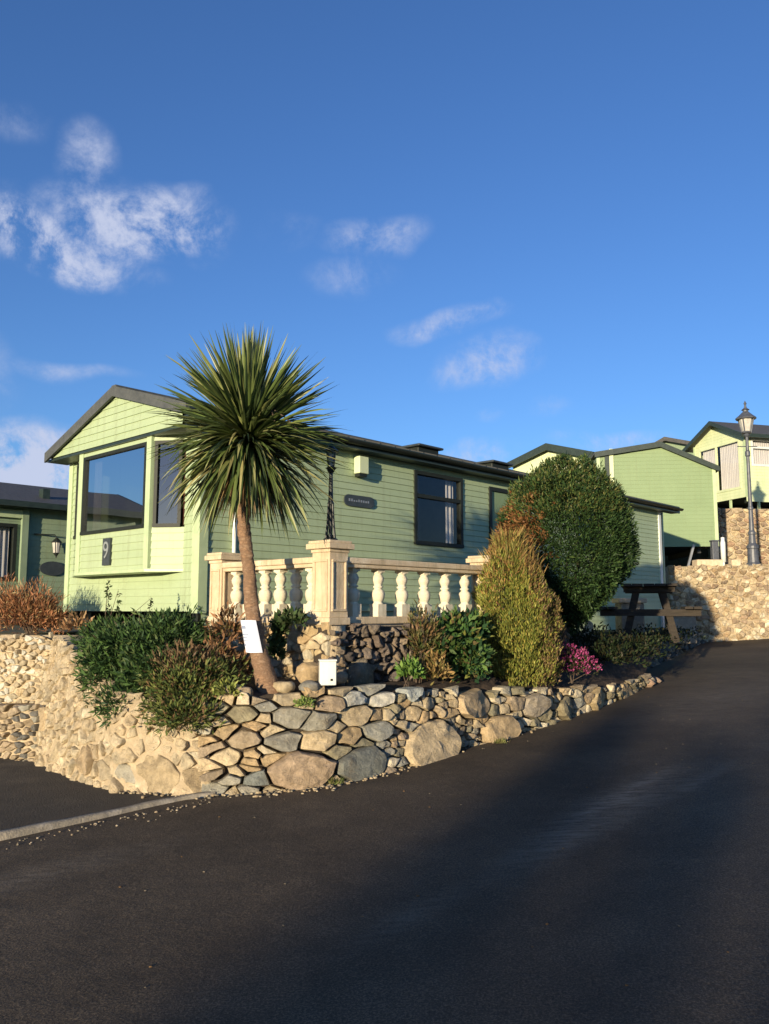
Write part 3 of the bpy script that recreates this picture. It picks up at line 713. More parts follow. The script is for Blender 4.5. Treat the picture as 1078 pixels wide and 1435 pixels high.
# rear return
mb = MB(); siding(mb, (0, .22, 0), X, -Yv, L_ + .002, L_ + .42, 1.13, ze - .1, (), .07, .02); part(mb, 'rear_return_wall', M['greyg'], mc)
mb = MB(); mb.box((L_ + .42, .14, 1.13), (L_ + .5, .24, ze - .05)); part(mb, 'corner_trim', M['trim'], mc)
mb = MB(); mb.box((L_ - .12, -.03, 1.13), (L_, .06, ze - .002)); part(mb, 'corner_trim', M['white'], mc, label='white corner trim at the rear end')
mb = MB(); mb.box((L_ + .3, .26, 1.13), (L_ + .36, W_, ze)); part(mb, 'rear_wall', M['green'], mc)
mb = MB(); mb.box((.05, W_ - .05, zb), (L_ + .3, W_, ze)); part(mb, 'far_side_wall', M['green'], mc)
# front wall, lower flat part
mb = MB(); siding(mb, (0, W_, 0), -Yv, -X, .10, W_ - .16, zb, 2.06, (), .1, .013)
# strips beside the bay
siding(mb, (0, W_, 0), -Yv, -X, .10, .20, 2.06, zg, (), .1, .013); siding(mb, (0, W_, 0), -Yv, -X, W_ - .35, W_ - .16, 2.06, zg, (), .1, .013)
part(mb, 'front_wall', M['green'], mc)
mb = MB(); mb.box((-.03, -.03, zb - .02), (.10, .13, ze - .004)); part(mb, 'corner_trim', M['trim'], mc)
mb = MB(); mb.box((-.03, W_ - .10, zb - .02), (.10, W_ + .02, ze - .004)); part(mb, 'corner_trim', M['trim'], mc)
# bay
zs0, zs1, zw0, zw1 = 2.055, 2.10, 2.63, 3.76
b_pts = [(0, 3.30), (-.28, 2.60), (-.28, .76), (0, .35)]
segs = []
for a, b in zip(b_pts, b_pts[1:]):
    O = Vector((a[0], a[1], 0)); U = Vector((b[0] - a[0], b[1] - a[1], 0)); ln = U.length; U.normalize(); Nn = Vector((U.y, -U.x, 0)); segs.append((O, U, Nn, ln))
mb = MB()
for (O, U, Nn, ln) in segs: siding(mb, O, U, Nn, 0, ln, zs1, zw0, (), .1, .012, zref=zb)
part(mb, 'bay_wall', M['green'], mc); mb = MB()
for (O, U, Nn, ln) in segs: siding(mb, O, U, Nn, 0, ln, zw1, zg, (), .1, .012, zref=zb)
part(mb, 'bay_head_wall', M['green'], mc)
mb = MB(); e = .05
mb.prism([(.02, 3.36, zs0), (-.28 - e, 2.62, zs0), (-.28 - e, .74, zs0), (.02, .30, zs0)], (0, 0, zs1 - zs0)); part(mb, 'bay_sill_shelf', M['trim'], mc, bevel=.006)
mb = MB(); mb.box((-.30, .71, zs1), (-.21, .82, zg)); part(mb, 'bay_post', M['trim'], mc)
mb = MB(); mb.box((-.30, 2.54, zs1), (-.21, 2.66, zg)); part(mb, 'bay_post', M['trim'], mc)
O, U, Nn, ln = segs[0]; window(mc, O, U, Nn, .06, ln - .07, zw0, zw1, M['darkframe'], M['glass'], .045)
O, U, Nn, ln = segs[1]; window(mc, O, U, Nn, .07, ln - .07, zw0, zw1, M['darkframe'], M['glass'], .045, curtain=[(.12, .3)])
O, U, Nn, ln = segs[2]; window(mc, O, U, Nn, .07, ln - .05, zw0, zw1, M['darkframe'], M['glass_mid'], .045, curtain=[(.36, .5)], cm=M['curtain_red'])
# gable over the bay
sl = (zr - ze) / (W_ / 2)
def gl(z): 
    k = (zr - .02 - z); return (W_ - 1.58 - k * (W_ - 1.58) / (zr - 3.9), W_ - 1.58 + k * 1.58 / (zr - ze))
mb = MB(); siding(mb, (GX, W_, 0), -Yv, -X, -.0, W_ + .06, zg, zr - .02, (), .1, .013, ulim=gl, zref=zb); part(mb, 'gable', M['green'], mc)
mb = MB(); mb.box((GX + .002, -.15, zg - .04), (.0, W_ + .15, zg - .004)); part(mb, 'soffit', M['fascia'], mc)
# roof
RY = 1.58; sl = (zr - ze) / RY; s2 = (zr - 3.9) / (W_ - RY)
pr = [(-.22, ze - sl * .22), (RY, zr), (W_ + .08, 3.9 - s2 * .08)]
mb = MB(); roof_slab(mb, pr, GX - .04, L_ + .62, .06)
x = GX + .3
while x < L_: 
    for (ya, za), (yb, zb_) in zip(pr, pr[1:]): mb.prism([(x, ya, za + .06), (x, yb, zb_ + .06), (x, yb, zb_ + .078), (x, ya, za + .078)], (.035, 0, 0))
    x += .34
part(mb, 'roof', M['mainroof'], mc)
mb = MB(); mb.lathe([(.07, 0), (.07, .02)], (0, 0, -50), 6)
mb = MB(); mb.box((GX - .07, RY - .06, zr + .035), (L_ + .6, RY + .06, zr + .09)); part(mb, 'ridge_capping', M['barge'], mc, bevel=.02)
mb = MB()
for (ya, za), (yb, zb_) in zip(pr, pr[1:]): mb.prism([(GX - .075, ya, za - .07), (GX - .075, yb, zb_ - .07), (GX - .075, yb, zb_ + .075), (GX - .075, ya, za + .075)], (.033, 0, 0))
part(mb, 'bargeboard', M['barge'], mc)
mb = MB()
for (ya, za), (yb, zb_) in zip(pr, pr[1:]): mb.prism([(L_ + .62, ya, za - .10), (L_ + .62, yb, zb_ - .10), (L_ + .62, yb, zb_ + .075), (L_ + .62, ya, za + .075)], (.03, 0, 0))
part(mb, 'bargeboard', M['fascia'], mc)
z_e = pr[0][1]
mb = MB(); mb.box((GX - .04, -.245, z_e - .09), (L_ + .62, -.205, z_e + .055)); mb.box((GX - .04, -.205, z_e - .09), (L_ + .62, -.01, z_e - .07)); part(mb, 'eave_fascia', M['fascia'], mc)
mb = MB()
n = 8; prof_ = [(-.245 - .055 + .055 * math.cos(math.pi + math.pi * i / n), z_e + .01 + .055 * math.sin(math.pi + math.pi * i / n)) for i in range(n + 1)]
vs = [(x, y, z) for x in (GX - .03, L_ + .6) for y, z in prof_]; mb.add(vs, [(i, i + 1, n + 2 + i, n + 1 + i) for i in range(n)]); part(mb, 'gutter', M['darkframe'], mc, smooth=True)
mb = MB(); mb.tube([(.49, -.045, z_e - .05), (.49, -.045, 1.3)], .028, 10); part(mb, 'downpipe', M['white'], mc, smooth=True)
# windows and door on the long side
window(mc, (0, 0, 0), X, -Yv, *winS, M['darkframe'], M['glass_dark'], .06, trans=[3.42], curtain=[(5.06, 5.27), (4.1, 4.35)], cm=M['curtain_white'], proud=.035)
for c in [c for c in bpy.data.objects if c.name.startswith('curtain')][-1:]: c.data.materials[0] = M['curtain_red']
window(mc, (0, 0, 0), X, -Yv, 9.2, 10.2, 2.75, 3.7, M['darkframe'], M['glass_dark'], .06, trans=[3.4], proud=.035)
mb = MB(); mb.box((door[0], -.035, door[2]), (door[0] + .07, .05, door[3])); mb.box((door[1] - .07, -.035, door[2]), (door[1], .05, door[3])); mb.box((door[0] + .07, -.035, door[3] - .07), (door[1] - .07, .05, door[3]))
dr = part(mb, 'door', M['darkframe'], mc)
mb = MB(); mb.box((door[0] + .075, .0, door[2]), (door[1] - .075, .03, door[3] - .075)); part(mb, 'door_leaf', M['green_flat'], dr)
mb = MB(); mb.tube([(door[0] + .14, -.04, 2.6), (door[0] + .14, -.04, 2.74)], .012, 8); part(mb, 'handle', M['steel'], dr)
# flue box, name plate, number plate
mb = MB(); mb.box((2.68, -.14, 3.60), (2.88, -.014, 3.86)); fb = part(mb, 'wall_flue_box', M['cream'], mc, bevel=.012)
mb = MB(); mb.box((2.70, -.12, 3.555), (2.86, -.02, 3.598)); part(mb, 'flue_grille', M['darkframe'], fb)
mb = MB(); n = 10; hw, hh = .32, .085; pts = []
for cx, a0 in ((hw - hh, -90), (-(hw - hh), 90)):
    for i in range(n + 1):
        t = rad(a0 + 180 * i / n); pts.append((2.79 + cx + hh * math.cos(t), -.016, 3.19 + hh * math.sin(t)))
mb.prism(pts, (0, -.02, 0)); npl = part(mb, 'name_plate', M['slate'], mc)
rn = random.Random(2); mb = MB()
for i in range(9): # carved name too worn to read: small strokes
    xx = 2.56 + i * .05; mb.box((xx, -.040, 3.175), (xx + .028, -.0365, 3.175 + rn.uniform(.02, .04)))
part(mb, 'carved_marks', M['steel'], npl)
O, U, Nn, ln = segs[1]
def onbay(u, z, o): return O + U * u + Vector((0, 0, z)) + Nn * o
mb = MB(); uu = .86
a = onbay(uu - .09, 2.17, .014); mb.add([onbay(uu + sx * .10, z, o) for o in (.014, .04) for sx, z in ((-1, 2.175), (1, 2.175), (1, 2.545), (-1, 2.545))], [(3, 2, 1, 0), (4, 5, 6, 7), (0, 1, 5, 4), (1, 2, 6, 5), (2, 3, 7, 6), (3, 0, 4, 7)])
np_ = part(mb, 'number_plate', M['slate'], mc)
me = text_mesh("9", .33); me.materials.append(M['letter']); o = bpy.data.objects.new('numeral', me); C.objects.link(o); o.parent = np_
Mx = Matrix((( U.x, 0, Nn.x, 0), (U.y, 0, Nn.y, 0), (0, 1, 0, 0), (0, 0, 0, 1))); Mx.translation = onbay(uu, 2.37, .0455); o.matrix_local = Mx
# roof vents
for vx in (4.6, 6.75):
    zz = ze + sl * .45 + .06; mb = MB(); mb.box((vx, .35, zz - .08), (vx + .55, .75, zz + .07)); vv = part(mb, 'roof_vent', M['darkframe'], mc, bevel=.02)
    mb = MB(); mb.box((vx - .06, .28, zz + .072), (vx + .61, .82, zz + .115)); part(mb, 'vent_cowl', M['slate'], vv, bevel=.02)
# inside
mb = MB(); mb.box((.3, .06, zb), (L_, W_ - .06, zb + .04)); part(mb, 'interior_floor', M['interior'], mc)
mb = MB(); mb.box((3.9, .3, zb + .04), (3.96, W_ - .1, ze - .05)); mb.box((6.0, .06, zb + .04), (6.05, W_ - .1, ze - .05)); part(mb, 'interior_partition', M['interior'], mc)
mb = MB(); mb.box((.6, .25, zb + .04), (1.3, 2.6, 2.45)); part(mb, 'sofa', M['curtain_red'], mc, bevel=.05)
mb = MB(); mb.box((4.3, 1.6, zb + .04), (5.8, W_ - .2, 2.9)); part(mb, 'cupboard', M['curtain_red'], mc, bevel=.05)
mb = MB(); mb.box((.2, .3, zb - .22), (L_ - .2, .42, zb - .02)); mb.box((.2, W_ - .42, zb - .22), (L_ - .2, W_ - .3, zb - .02)); part(mb, 'chassis', M['iron'], mc)
for x in (.6, 4, 8, 12):
    for y in (.25, W_ - .45): mb = MB(); mb.box((x, y, 1.1), (x + .4, y + .2, zb - .23)); part(mb, 'support_block', M['concrete'], mc)

# ---------------- generic caravans in the background
def caravan(name, label, org, rz, L, W, zb, zeR, zeL, ridge, wallm, roofm, fasm, gabm, oh=.3, side='near', fh=.12, extra=None):
    """local x back along the length, y across the front; eave heights at y=0 (zeR) and y=W (zeL); ridge=(y,z)"""
    r = root(name, label, 'caravan', org, rz, 'static caravans on the hillside')
    ry, rz_ = ridge
    s0 = (rz_ - zeR) / ry; s1 = (rz_ - zeL) / (W - ry)
    def gl(z):
        d0 = max(0, (z - zeR) / s0); d1 = max(0, (z - zeL) / s1); return (W - (W - d1) , W - d0) if False else (d1, W - d0)
    holesF = (extra or {}).get('holesF', ()); holesS = (extra or {}).get('holesS', ())
    mb = MB(); siding(mb, (0, W, 0), -Yv, -X, 0, W, zb, max(zeR, zeL, rz_) - .01, holesF, .12, .009, ulim=gl); part(mb, 'front_wall', gabm, r)
    mb = MB(); siding(mb, (0, 0, 0), X, -Yv, 0, L, zb, zeR, holesS, .12, .009); part(mb, 'side_wall', wallm, r)
    mb = MB(); siding(mb, (0, W, 0), X, Yv, 0, L, zb, zeL, (), .12, .009); part(mb, 'side_wall', wallm, r)
    mb = MB(); mb.box((L - .04, .02, zb), (L, W - .02, min(zeR, zeL))); part(mb, 'rear_wall', wallm, r)
    mb = MB(); mb.box((.1, .1, zb), (L - .1, W - .1, zb + .05)); part(mb, 'floor_deck', M['iron'], r)
    pr = [(-oh, zeR - s0 * oh), (ry, rz_), (W + oh, zeL - s1 * oh)]
    mb = MB(); roof_slab(mb, pr, -oh, L + .1, .06); part(mb, 'roof', roofm, r)
    mb = MB()
    for (ya, za), (yb, zb_) in zip(pr, pr[1:]): mb.prism([(-oh - .03, ya, za - fh), (-oh - .03, yb, zb_ - fh), (-oh - .03, yb, zb_ + .065), (-oh - .03, ya, za + .065)], (.028, 0, 0))
    part(mb, 'bargeboard', fasm, r)
    mb = MB(); mb.box((-oh, -oh - .03, pr[0][1] - .08), (L, -oh, pr[0][1] + .06)); part(mb, 'eave_fascia', fasm, r)
    for y in (0, W):
        mb = MB(); mb.box((-.025, y - .05, zb), (.05, y + .05, (zeR if y == 0 else zeL) - .01)); part(mb, 'corner_trim', M['trim'], r)
    mb = MB(); mb.box((.3, .4, zb - .18), (L - .3, .5, zb - .01)); mb.box((.3, W - .5, zb - .18), (L - .3, W - .4, zb - .01)); part(mb, 'chassis', M['iron'], r)
    return r
# left caravan
o = Vector((-7.2, 17, 0)) - DX * 6.2
cl = caravan('static_caravan', 'grey-green static caravan with gutter at the left edge beyond the red shrub', (o.x, o.y, 0), RZ, 11, 3.4, 1.55, 3.78, 3.78, (1.7, 4.32), M['greyg'], M['roof'], M['fascia'], M['greyg'], extra={'holesS': [(4.0, 5.75, 2.15, 3.3)]})
window(cl, (0, 0, 0), X, -Yv, 4.0, 5.75, 2.15, 3.3, M['darkframe'], M['glass_dark'], .07, curtain=[(5.45, 5.66)], proud=.04)
mb = MB(); mb.box((5.82, -.10, 1.55), (5.95, -.012, 3.6)); part(mb, 'corner_trim', M['greyg'], cl)
mb = MB(); mb.box((3.0, -.09, 3.42), (5.95, -.014, 3.58)); part(mb, 'window_head_trim', M['trim'], cl)
mb = MB(); mb.box((3.0, -.42, 3.62), (12, -.32, 3.70)); part(mb, 'gutter', M['fascia'], cl)
mb = MB(); mb.box((6.35, .2, 3.88), (6.5, .4, 4.12)); part(mb, 'roof_vent', M['fascia'], cl)
pl_ = Vector((0, 0, 0)); 
mb = MB(); pts = [(6.52 + .27 * math.cos(t), -.012, 2.42 + .15 * math.sin(t)) for t in [2 * math.pi * i / 24 for i in range(24)]]; mb.prism(pts, (0, -.03, 0)); part(mb, 'name_plate', M['slate'], cl, label='oval grey slate name plate below the wall lantern')
wl = root('wall_lantern', 'small black wall lantern fixed above the oval plate on the left caravan', 'lamp', (o.x, o.y, 0), RZ)
mb = MB(); mb.tube([(6.1, -.015, 3.12), (6.5, -.12, 3.12), (6.53, -.14, 3.05)], .014, 6); mb.lathe([(.02, 3.06), (.10, 2.98), (.11, 2.96)], (6.53, -.15, 0), 8); mb.lathe([(.065, 2.74), (.02, 2.68), (.01, 2.64)], (6.53, -.15, 0), 8)
for a in range(4):
    t = math.pi / 4 + a * math.pi / 2; c, s_ = math.cos(t), math.sin(t); mb.tube([(6.53 + c * .06, -.15 + s_ * .06, 2.74), (6.53 + c * .09, -.15 + s_ * .09, 2.97)], .008, 5)
part(mb, 'lantern_cage', M['iron'], wl)
mb = MB(); mb.lathe([(.055, 2.745), (.085, 2.955)], (6.53, -.15, 0), 8); part(mb, 'lantern_glass', M['lampglass'], wl)

# C: green gable end
cL, cR = P(838, 632, 25.0), P(1000, 652, 24.6)
vL = (Vector((cL.x, cL.y)) - Vector((cR.x, cR.y))); Wc = vL.length; ax = Vector((vL.y, -vL.x)); rzc = math.atan2(ax.y, ax.x)
pk = P(925, 622, 24.7); yk = (Vector((pk.x, pk.y)) - Vector((cR.x, cR.y))).length; zbC = P(970, 766, 24.7).z
cc = caravan('static_caravan', 'green caravan with a plain windowless gable end facing the road, above the far wall', (cR.x, cR.y, 0), rzc, 4.6, Wc, zbC, cR.z - .05, cL.z - .1, (yk, pk.z), M['green_flat'], M['roof'], M['fascia'], M['green_flat'], oh=.12, fh=.1)
w2 = Wc
mb = MB(); xx = (Vector((P(857, 640, 24.9).x, P(857, 640, 24.9).y)) - Vector((cR.x, cR.y))).length; mb.box((-.05, xx - .06, zbC), (-.012, xx + .06, cL.z + .05)); part(mb, 'cover_strip', M['cream'], cc)
mb = MB(); mb.box((-.05, xx + .07, zbC), (-.012, xx + .2, cL.z)); part(mb, 'cover_strip', M['fascia'], cc, label='dark vertical strip beside the cream one')
mb = MB(); pp = P(966, 745, 24.2)
mb.obox((pp.x - .1, pp.y, 2.74), (pp.x + .12, pp.y, zbC + .02), .06, .06); part(mb, 'corner_steady', M['steel'], cc, True)
# D: cream gable behind the topiary
bD = P(826, 632, 31.6); rD = P(765, 617, 32.9); eD = P(719, 650, 34)
cd = caravan('static_caravan', 'cream-gabled static caravan showing only its dark-edged roof above the round bush', (bD.x, bD.y, 0), RZ, 9, 3.5, 5.2, 7.62, 7.62, (1.75, rD.z - .25), M['green'], M['roof'], M['fascia'], M['cream'], oh=.3, fh=.22)
# E: cream caravan far right
eR = P(1047, 696, 31)
ce = caravan('static_caravan', 'cream static caravan with white-curtained front at the right edge, highest on the hill', (eR.x, eR.y, 0), rad(15.7), 10, 3.0, eR.z, 8.3, 8.3, (1.5, 9.0), M['cream'], M['roof'], M['fascia'], M['cream'], oh=.35, fh=.1, extra={'holesF': [(.25, 2.75, eR.z + .35, 8.12)], 'holesS': [(.3, 2.2, eR.z + 1.2, 8.1)]})
window(ce, (0, 3.0, 0), -Yv, -X, .25, 2.75, eR.z + .35, 8.12, M['cream'], M['glass_dark'], .09, mull=[1.35], curtain=[(.36, 1.28), (1.42, 2.64)])
window(ce, (0, 0, 0), X, -Yv, .3, 2.2, eR.z + 1.2, 8.1, M['white'], M['glass_dark'], .08, trans=[7.75], curtain=[(.4, 2.1)])
mb = MB(); mb.box((-.03, -.03, eR.z - .18), (10, -.012, eR.z + .0)); part(mb, 'skirting_board', M['cream'], ce)
for i in range(4): mb = MB(); mb.box((.5 + i * 1.5, -.02, 5.0), (.58 + i * 1.5, .06, eR.z - .19)); part(mb, 'support_leg', M['trim'], ce)
for i in range(2): mb = MB(); mb.box((-.02, .9 + i * 1.5, 5.0), (.05, .98 + i * 1.5, eR.z - .02)); part(mb, 'support_leg', M['trim'], ce)
mb = MB(); 
for z in (.55, .95): mb.box((1.3, -1.0, eR.z - .1 + z), (4.0, -.95, eR.z - .05 + z))
for i in range(10): mb.box((1.3 + i * .3, -.995, 5.0 if i % 4 == 0 else eR.z - .05), (1.34 + i * .3, -.955, eR.z + .85))
mb.box((1.25, -1.0, eR.z - .12), (4.0, -.04, eR.z - .04)); part(mb, 'step_deck', M['cream'], ce)
# dark ridge of another roof between C and E
pD = P(958, 606, 36)
cf = caravan('static_caravan', 'brown-grey roof of a farther caravan between the plain gable and the cream one', (pD.x + .8, 36, 0), rad(35), 8, 3.4, 5.4, pD.z - .55, pD.z - .55, (1.7, pD.z), M['greyg'], M['roof'], M['roof'], M['greyg'])

# ================================================================== FAR WALLS
a, b = P(940, 892, 21.9), Vector((15.5, 22.95, 0))
za = gz(a.x, a.y); zb2 = gz(b.x, b.y)
small_wall('retaining_wall', 'tall sunlit tan rubble retaining wall at the top of the road', (a.x, a.y), (b.x, b.y), (za - .05, zb2 - .05), (2.70, 2.86), [TAN, PALE, BRN, (.40, .29, .17), (.34, .25, .17), (.5, .4, .26)], .15, M['mortar'], asp=1.4, seed=21, gap=.016, depth=.03, thick=.6, rough=1.0)
mb = MB(); c = P(992, 799, 22.3); mb.box((c.x - .35, c.y - .2, 2.70), (c.x + .36, c.y + .2, 2.9))
solo(mb, 'coping_block', M['cast'], 'big squared pale block on top of the far retaining wall', 'stone block', (c.x, c.y, 2.7), bevel=.03)
mb = MB(); c = P(1031, 797, 22.6); mb.box((c.x - .14, c.y - .12, 2.74), (c.x + .12, c.y + .12, 2.92))
solo(mb, 'coping_block', M['cast'], 'small squared pale block beside the foot of the street lamp', 'stone block', (c.x, c.y, 2.74), bevel=.03)
a = P(1000, 790, 28.2); small_wall('retaining_wall', 'brown upper rubble wall under the cream caravan', (a.x, a.y), (19, 28.3), 2.6, 5.02, [BRN, TAN, (.38, .25, .16), (.30, .22, .15)], .2, M['mortar'], seed=8, gap=.02, depth=.05, thick=.5)
# items by the lamp
c = P(1014, 776, 23.4); mb = MB(); mb.lathe([(.07, 0), (.07, .55), (.05, .62), (.05, .7), (.0, .72)], (c.x, c.y, 2.9), 12); mb.tube([(c.x, c.y, 2.74), (c.x, c.y, 2.92)], .03, 8)
solo(mb, 'standpipe_cover', M['white'], 'white standpipe cover under the corner of the plain gable', 'standpipe', (c.x, c.y, 2.74), True)
mb = MB(); c = P(1002, 776, 23.6); mb.box((c.x - .09, c.y - .09, 2.74), (c.x + .09, c.y + .09, 3.5)); mb.box((c.x - .11, c.y - .11, 3.5), (c.x + .11, c.y + .11, 3.54))
solo(mb, 'service_box', M['iron_worn'], 'dark grey service post left of the white standpipe cover', 'service post', (c.x, c.y, 2.74), bevel=.01)

# left-hand walls
small_wall('garden_wall', 'pale mortared rubble garden wall at the left edge under the red shrub', P(-70, 1000, 10.9).xy.to_3d(), P(84, 1000, 9.9).xy.to_3d(), -.2, (P(-70, 888, 10.9).z, P(84, 890, 9.9).z), [PALE, (.5, .42, .28), TAN, WHT, (.4, .33, .22)], .085, M['mortar'], asp=1.6, seed=14, gap=.012, depth=.03, thick=.4, rough=.5)
small_wall('kerb_wall', 'low worn stone ledge at the foot of the left garden wall', P(-70, 1050, 9.9).xy.to_3d(), P(52, 1050, 9.15).xy.to_3d(), (-.45, -.25), (P(-70, 992, 9.9).z, P(50, 990, 9.2).z), [GREY, BRN, (.36, .28, .18), DGREY], .12, M['mortar'], asp=2.2, seed=15, gap=.01, depth=.04, thick=.75)

# dark bank along the road on the right
a, b = G(905, 955), G(986, 899)
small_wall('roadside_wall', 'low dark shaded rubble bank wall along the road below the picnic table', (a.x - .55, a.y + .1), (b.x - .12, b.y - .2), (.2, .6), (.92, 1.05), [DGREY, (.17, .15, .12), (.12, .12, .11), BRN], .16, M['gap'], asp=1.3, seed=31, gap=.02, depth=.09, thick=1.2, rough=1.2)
# ================================================================== FENCE, PIERS
fz = lambda px, py, Y: P(px, py, Y)
TY = 14.0; tcn_ = fz(912, 886, TY); ga = math.atan2(-.30, .954)
tz = 1.02; tab = root('picnic_table', 'dark weathered picnic table, timber darkened further for shade, on the bank right of the round bush', 'picnic table', (tcn_.x, tcn_.y, tz), ga)
h1 = fz(912, 818, TY).z - tz; h2_ = fz(912, 850, TY).z - tz
for k in range(5): mb = MB(); mb.box((-.46 + k * .186, -.1, h1 - .045), (-.46 + k * .186 + .175, 1.6, h1)); part(mb, 'table_plank', M['wood'], tab, bevel=.005)
for sx in (-1, 1):
    for k in range(2): a = sx * .70 + (k - 1) * .14; mb = MB(); mb.box((a, -.1, h2_ - .045), (a + .13, 1.6, h2_)); part(mb, 'seat_plank', M['wood'], tab, bevel=.005)
for y in (.05, 1.35):
    mb = MB(); mb.box((-.82, y, h2_ - .16), (.82, y + .05, h2_ - .047)); part(mb, 'seat_bearer', M['wood'], tab, bevel=.004)
    mb = MB(); mb.box((-.42, y, h1 - .14), (.42, y + .05, h1 - .047)); part(mb, 'top_bearer', M['wood'], tab, bevel=.004)
    for sx in (-1, 1): mb = MB(); mb.obox((sx * .42, y + .078, 0), (sx * .2, y + .078, h1 - .05), .05, .11, Vector((1, 0, 0))); part(mb, 'leg', M['wood'], tab, bevel=.004)
for px, w, yt, yb, Y, lab in ((891, .23, 838, 890, 16.2, 'stubby rendered stone pier behind the picnic table, nearer the round bush'), (962, .27, 857, 893, 18.6, 'low square brown stone pier by the road, close to the far wall')):
    A, B = fz(px, yt, Y), fz(px, yb, Y); mb = MB()
    mb.box((B.x - w, B.y - w + .35, .8), (B.x + w, B.y + w + .35, A.z - .1))
    rt = root('stone_pier', lab, 'pier', (B.x, B.y + .35, .8)); part(mb, 'shaft', M['concrete'], rt, True, bevel=.02)
    mb = MB(); mb.box((B.x - w - .05, B.y - w + .30, A.z - .098), (B.x + w + .05, B.y + w + .4, A.z)); part(mb, 'cap', M['cast'], rt, True, bevel=.02)
c = P(826, 878, 12.6); mb = MB(); mb.prism([(c.x - .12, c.y, c.z - .15), (c.x + .08, c.y, c.z - .15), (c.x + .06, c.y, c.z + .05), (c.x, c.y + .02, c.z + .1)], (0, .12, 0))
solo(mb, 'edging_stone', M['cast'], 'pale pointed stone standing under the right of the round bush', 'stone', c, bevel=.01)

# ================================================================== PALM
TBp = P(377, 968, 7.72)
palm = root('cabbage_palm', 'cabbage palm with spiky green crown on a leaning bare trunk, in the rockery', 'palm tree', TBp)
def trunk_pts():
    q = [(380, 975, 7.70), (368, 935, 7.72), (358, 890, 7.76), (352, 840, 7.8), (348, 790, 7.8), (342, 740, 7.8), (341, 700, 7.8), (345, 660, 7.8), (348, 625, 7.8)]
    return [P(*a) for a in q]
TP = trunk_pts()
mb = MB(); pts = []; rr = []
base_r = [.12, .090, .075, .066, .062, .060, .066, .078, .06]
for i in range(len(TP) - 1):
    for k in range(10):
        t = k / 10; a = TP[max(0, i - 1)]; b = TP[i]; c_ = TP[i + 1]; d = TP[min(len(TP) - 1, i + 2)]
        p = .5 * ((2 * b) + (c_ - a) * t + (2 * a - 5 * b + 4 * c_ - d) * t * t + (-a + 3 * b - 3 * c_ + d) * t ** 3)
        pts.append(p); rr.append(lerp(base_r[i], base_r[i + 1], t) * (1 + .035 * math.sin(len(pts) * 2.1)))
mb.tube(pts, rr, 18, jit=.012); part(mb, 'trunk', M['bark'], palm, True, True)
def blades(seed, n, head, lo, hi, len_r, wid, pal, droop_f, wts=None, spread=1.0, hspread=.1, azr=None):
    rng = np.random.default_rng(seed); V = []; Fq = []; cl_ = []; K = 7
    for i in range(n):
        el = rad(lo + (hi - lo) * rng.random()); az = rng.random() * 2 * math.pi if azr is None else rng.uniform(*azr)
        d = np.array([math.cos(el) * math.cos(az), math.cos(el) * math.sin(az), math.sin(el)])
        L = rng.uniform(*len_r); w = wid * rng.uniform(.75, 1.25); dr = droop_f(el) * rng.uniform(.3, 2.2)
        p = np.array(head) + np.array([0, 0, (math.degrees(el) / 90) * hspread]) + d * .04 + rng.normal(size=3) * .02
        r = rng.normal(size=3) * .35 + np.array([0, 0, 1.0]); S = np.cross(d, r); S /= np.linalg.norm(S)
        col = np.clip(np.array(pal[rng.choice(len(pal), p=wts)]) * (1 + rng.normal() * .18), .005, .9)
        twist = rng.uniform(-.8, .8); b0 = len(V); dd = d.copy()
        for k in range(K + 1):
            t = k / K; ww = w * (.55 + 1.6 * t - 2.15 * t * t) if t < .5 else w * (1.0 - ((t - .5) / .5) ** 1.7) * .82
            ww = max(ww, .0008); a = twist * t; Nn = np.cross(S, dd); Nn /= np.linalg.norm(Nn)
            S2 = S * math.cos(a) + Nn * math.sin(a)
            V += [p - S2 * ww, p - Nn * ww * .35, p + S2 * ww]
            dd = dd + np.array([0, 0, -dr / K * (1 + t)]); dd /= np.linalg.norm(dd); S = S - dd * np.dot(S, dd); S /= np.linalg.norm(S)
            p = p + dd * L / K
        for k in range(K):
            q = b0 + k * 3
            Fq += [(q, q + 1, q + 4, q + 3), (q + 1, q + 2, q + 5, q + 4)]; cl_ += [col * .92, col * 1.08]
    return np.array(V), np.array(Fq), np.array(cl_)
HD = P(347, 622, 7.8); hx = (HD.x, HD.y, HD.z)
GR = [(.09, .13, .035), (.13, .17, .05), (.045, .07, .025), (.19, .21, .07), (.27, .28, .12)]
V, Fq, cl_ = blades(1, 700, hx, 0, 88, (.74, 1.05), .020, GR, lambda e: .28 * math.cos(e), [.3, .27, .2, .15, .08], hspread=.12)
ob = fol('crown', palm, TBp, V, Fq, cl_, M['blade'])
V, Fq, cl_ = blades(2, 400, hx, -46, 12, (.70, 1.02), .0195, GR + [(.26, .24, .10)], lambda e: .55, [.24, .22, .2, .14, .1, .1], hspread=.12)
ob = fol('drooping_leaves', palm, TBp, V, Fq, cl_, M['blade'])
V, Fq, cl_ = blades(3, 150, (HD.x, HD.y, HD.z - .08), -80, -30, (.4, .66), .014, [(.28, .19, .09), (.20, .13, .06), (.33, .26, .13), (.14, .12, .05)], lambda e: .7, hspread=.05)
ob = fol('dead_leaves', palm, TBp, V, Fq, cl_, M['blade'])
mb = MB(); h2 = Vector(hx)
for a, b in (((375, 560, 7.55), (388, 600, 7.6)), ((385, 575, 7.5), (418, 603, 7.5)), ((418, 603, 7.5), (382, 612, 7.6))):
    mb.tube([P(*a), lerp(P(*a), P(*b), .5) + Vector((0, 0, .02)), P(*b)], [.006, .008, .006], 6)
part(mb, 'old_flower_stalks', M['bark2'], palm, True, True)

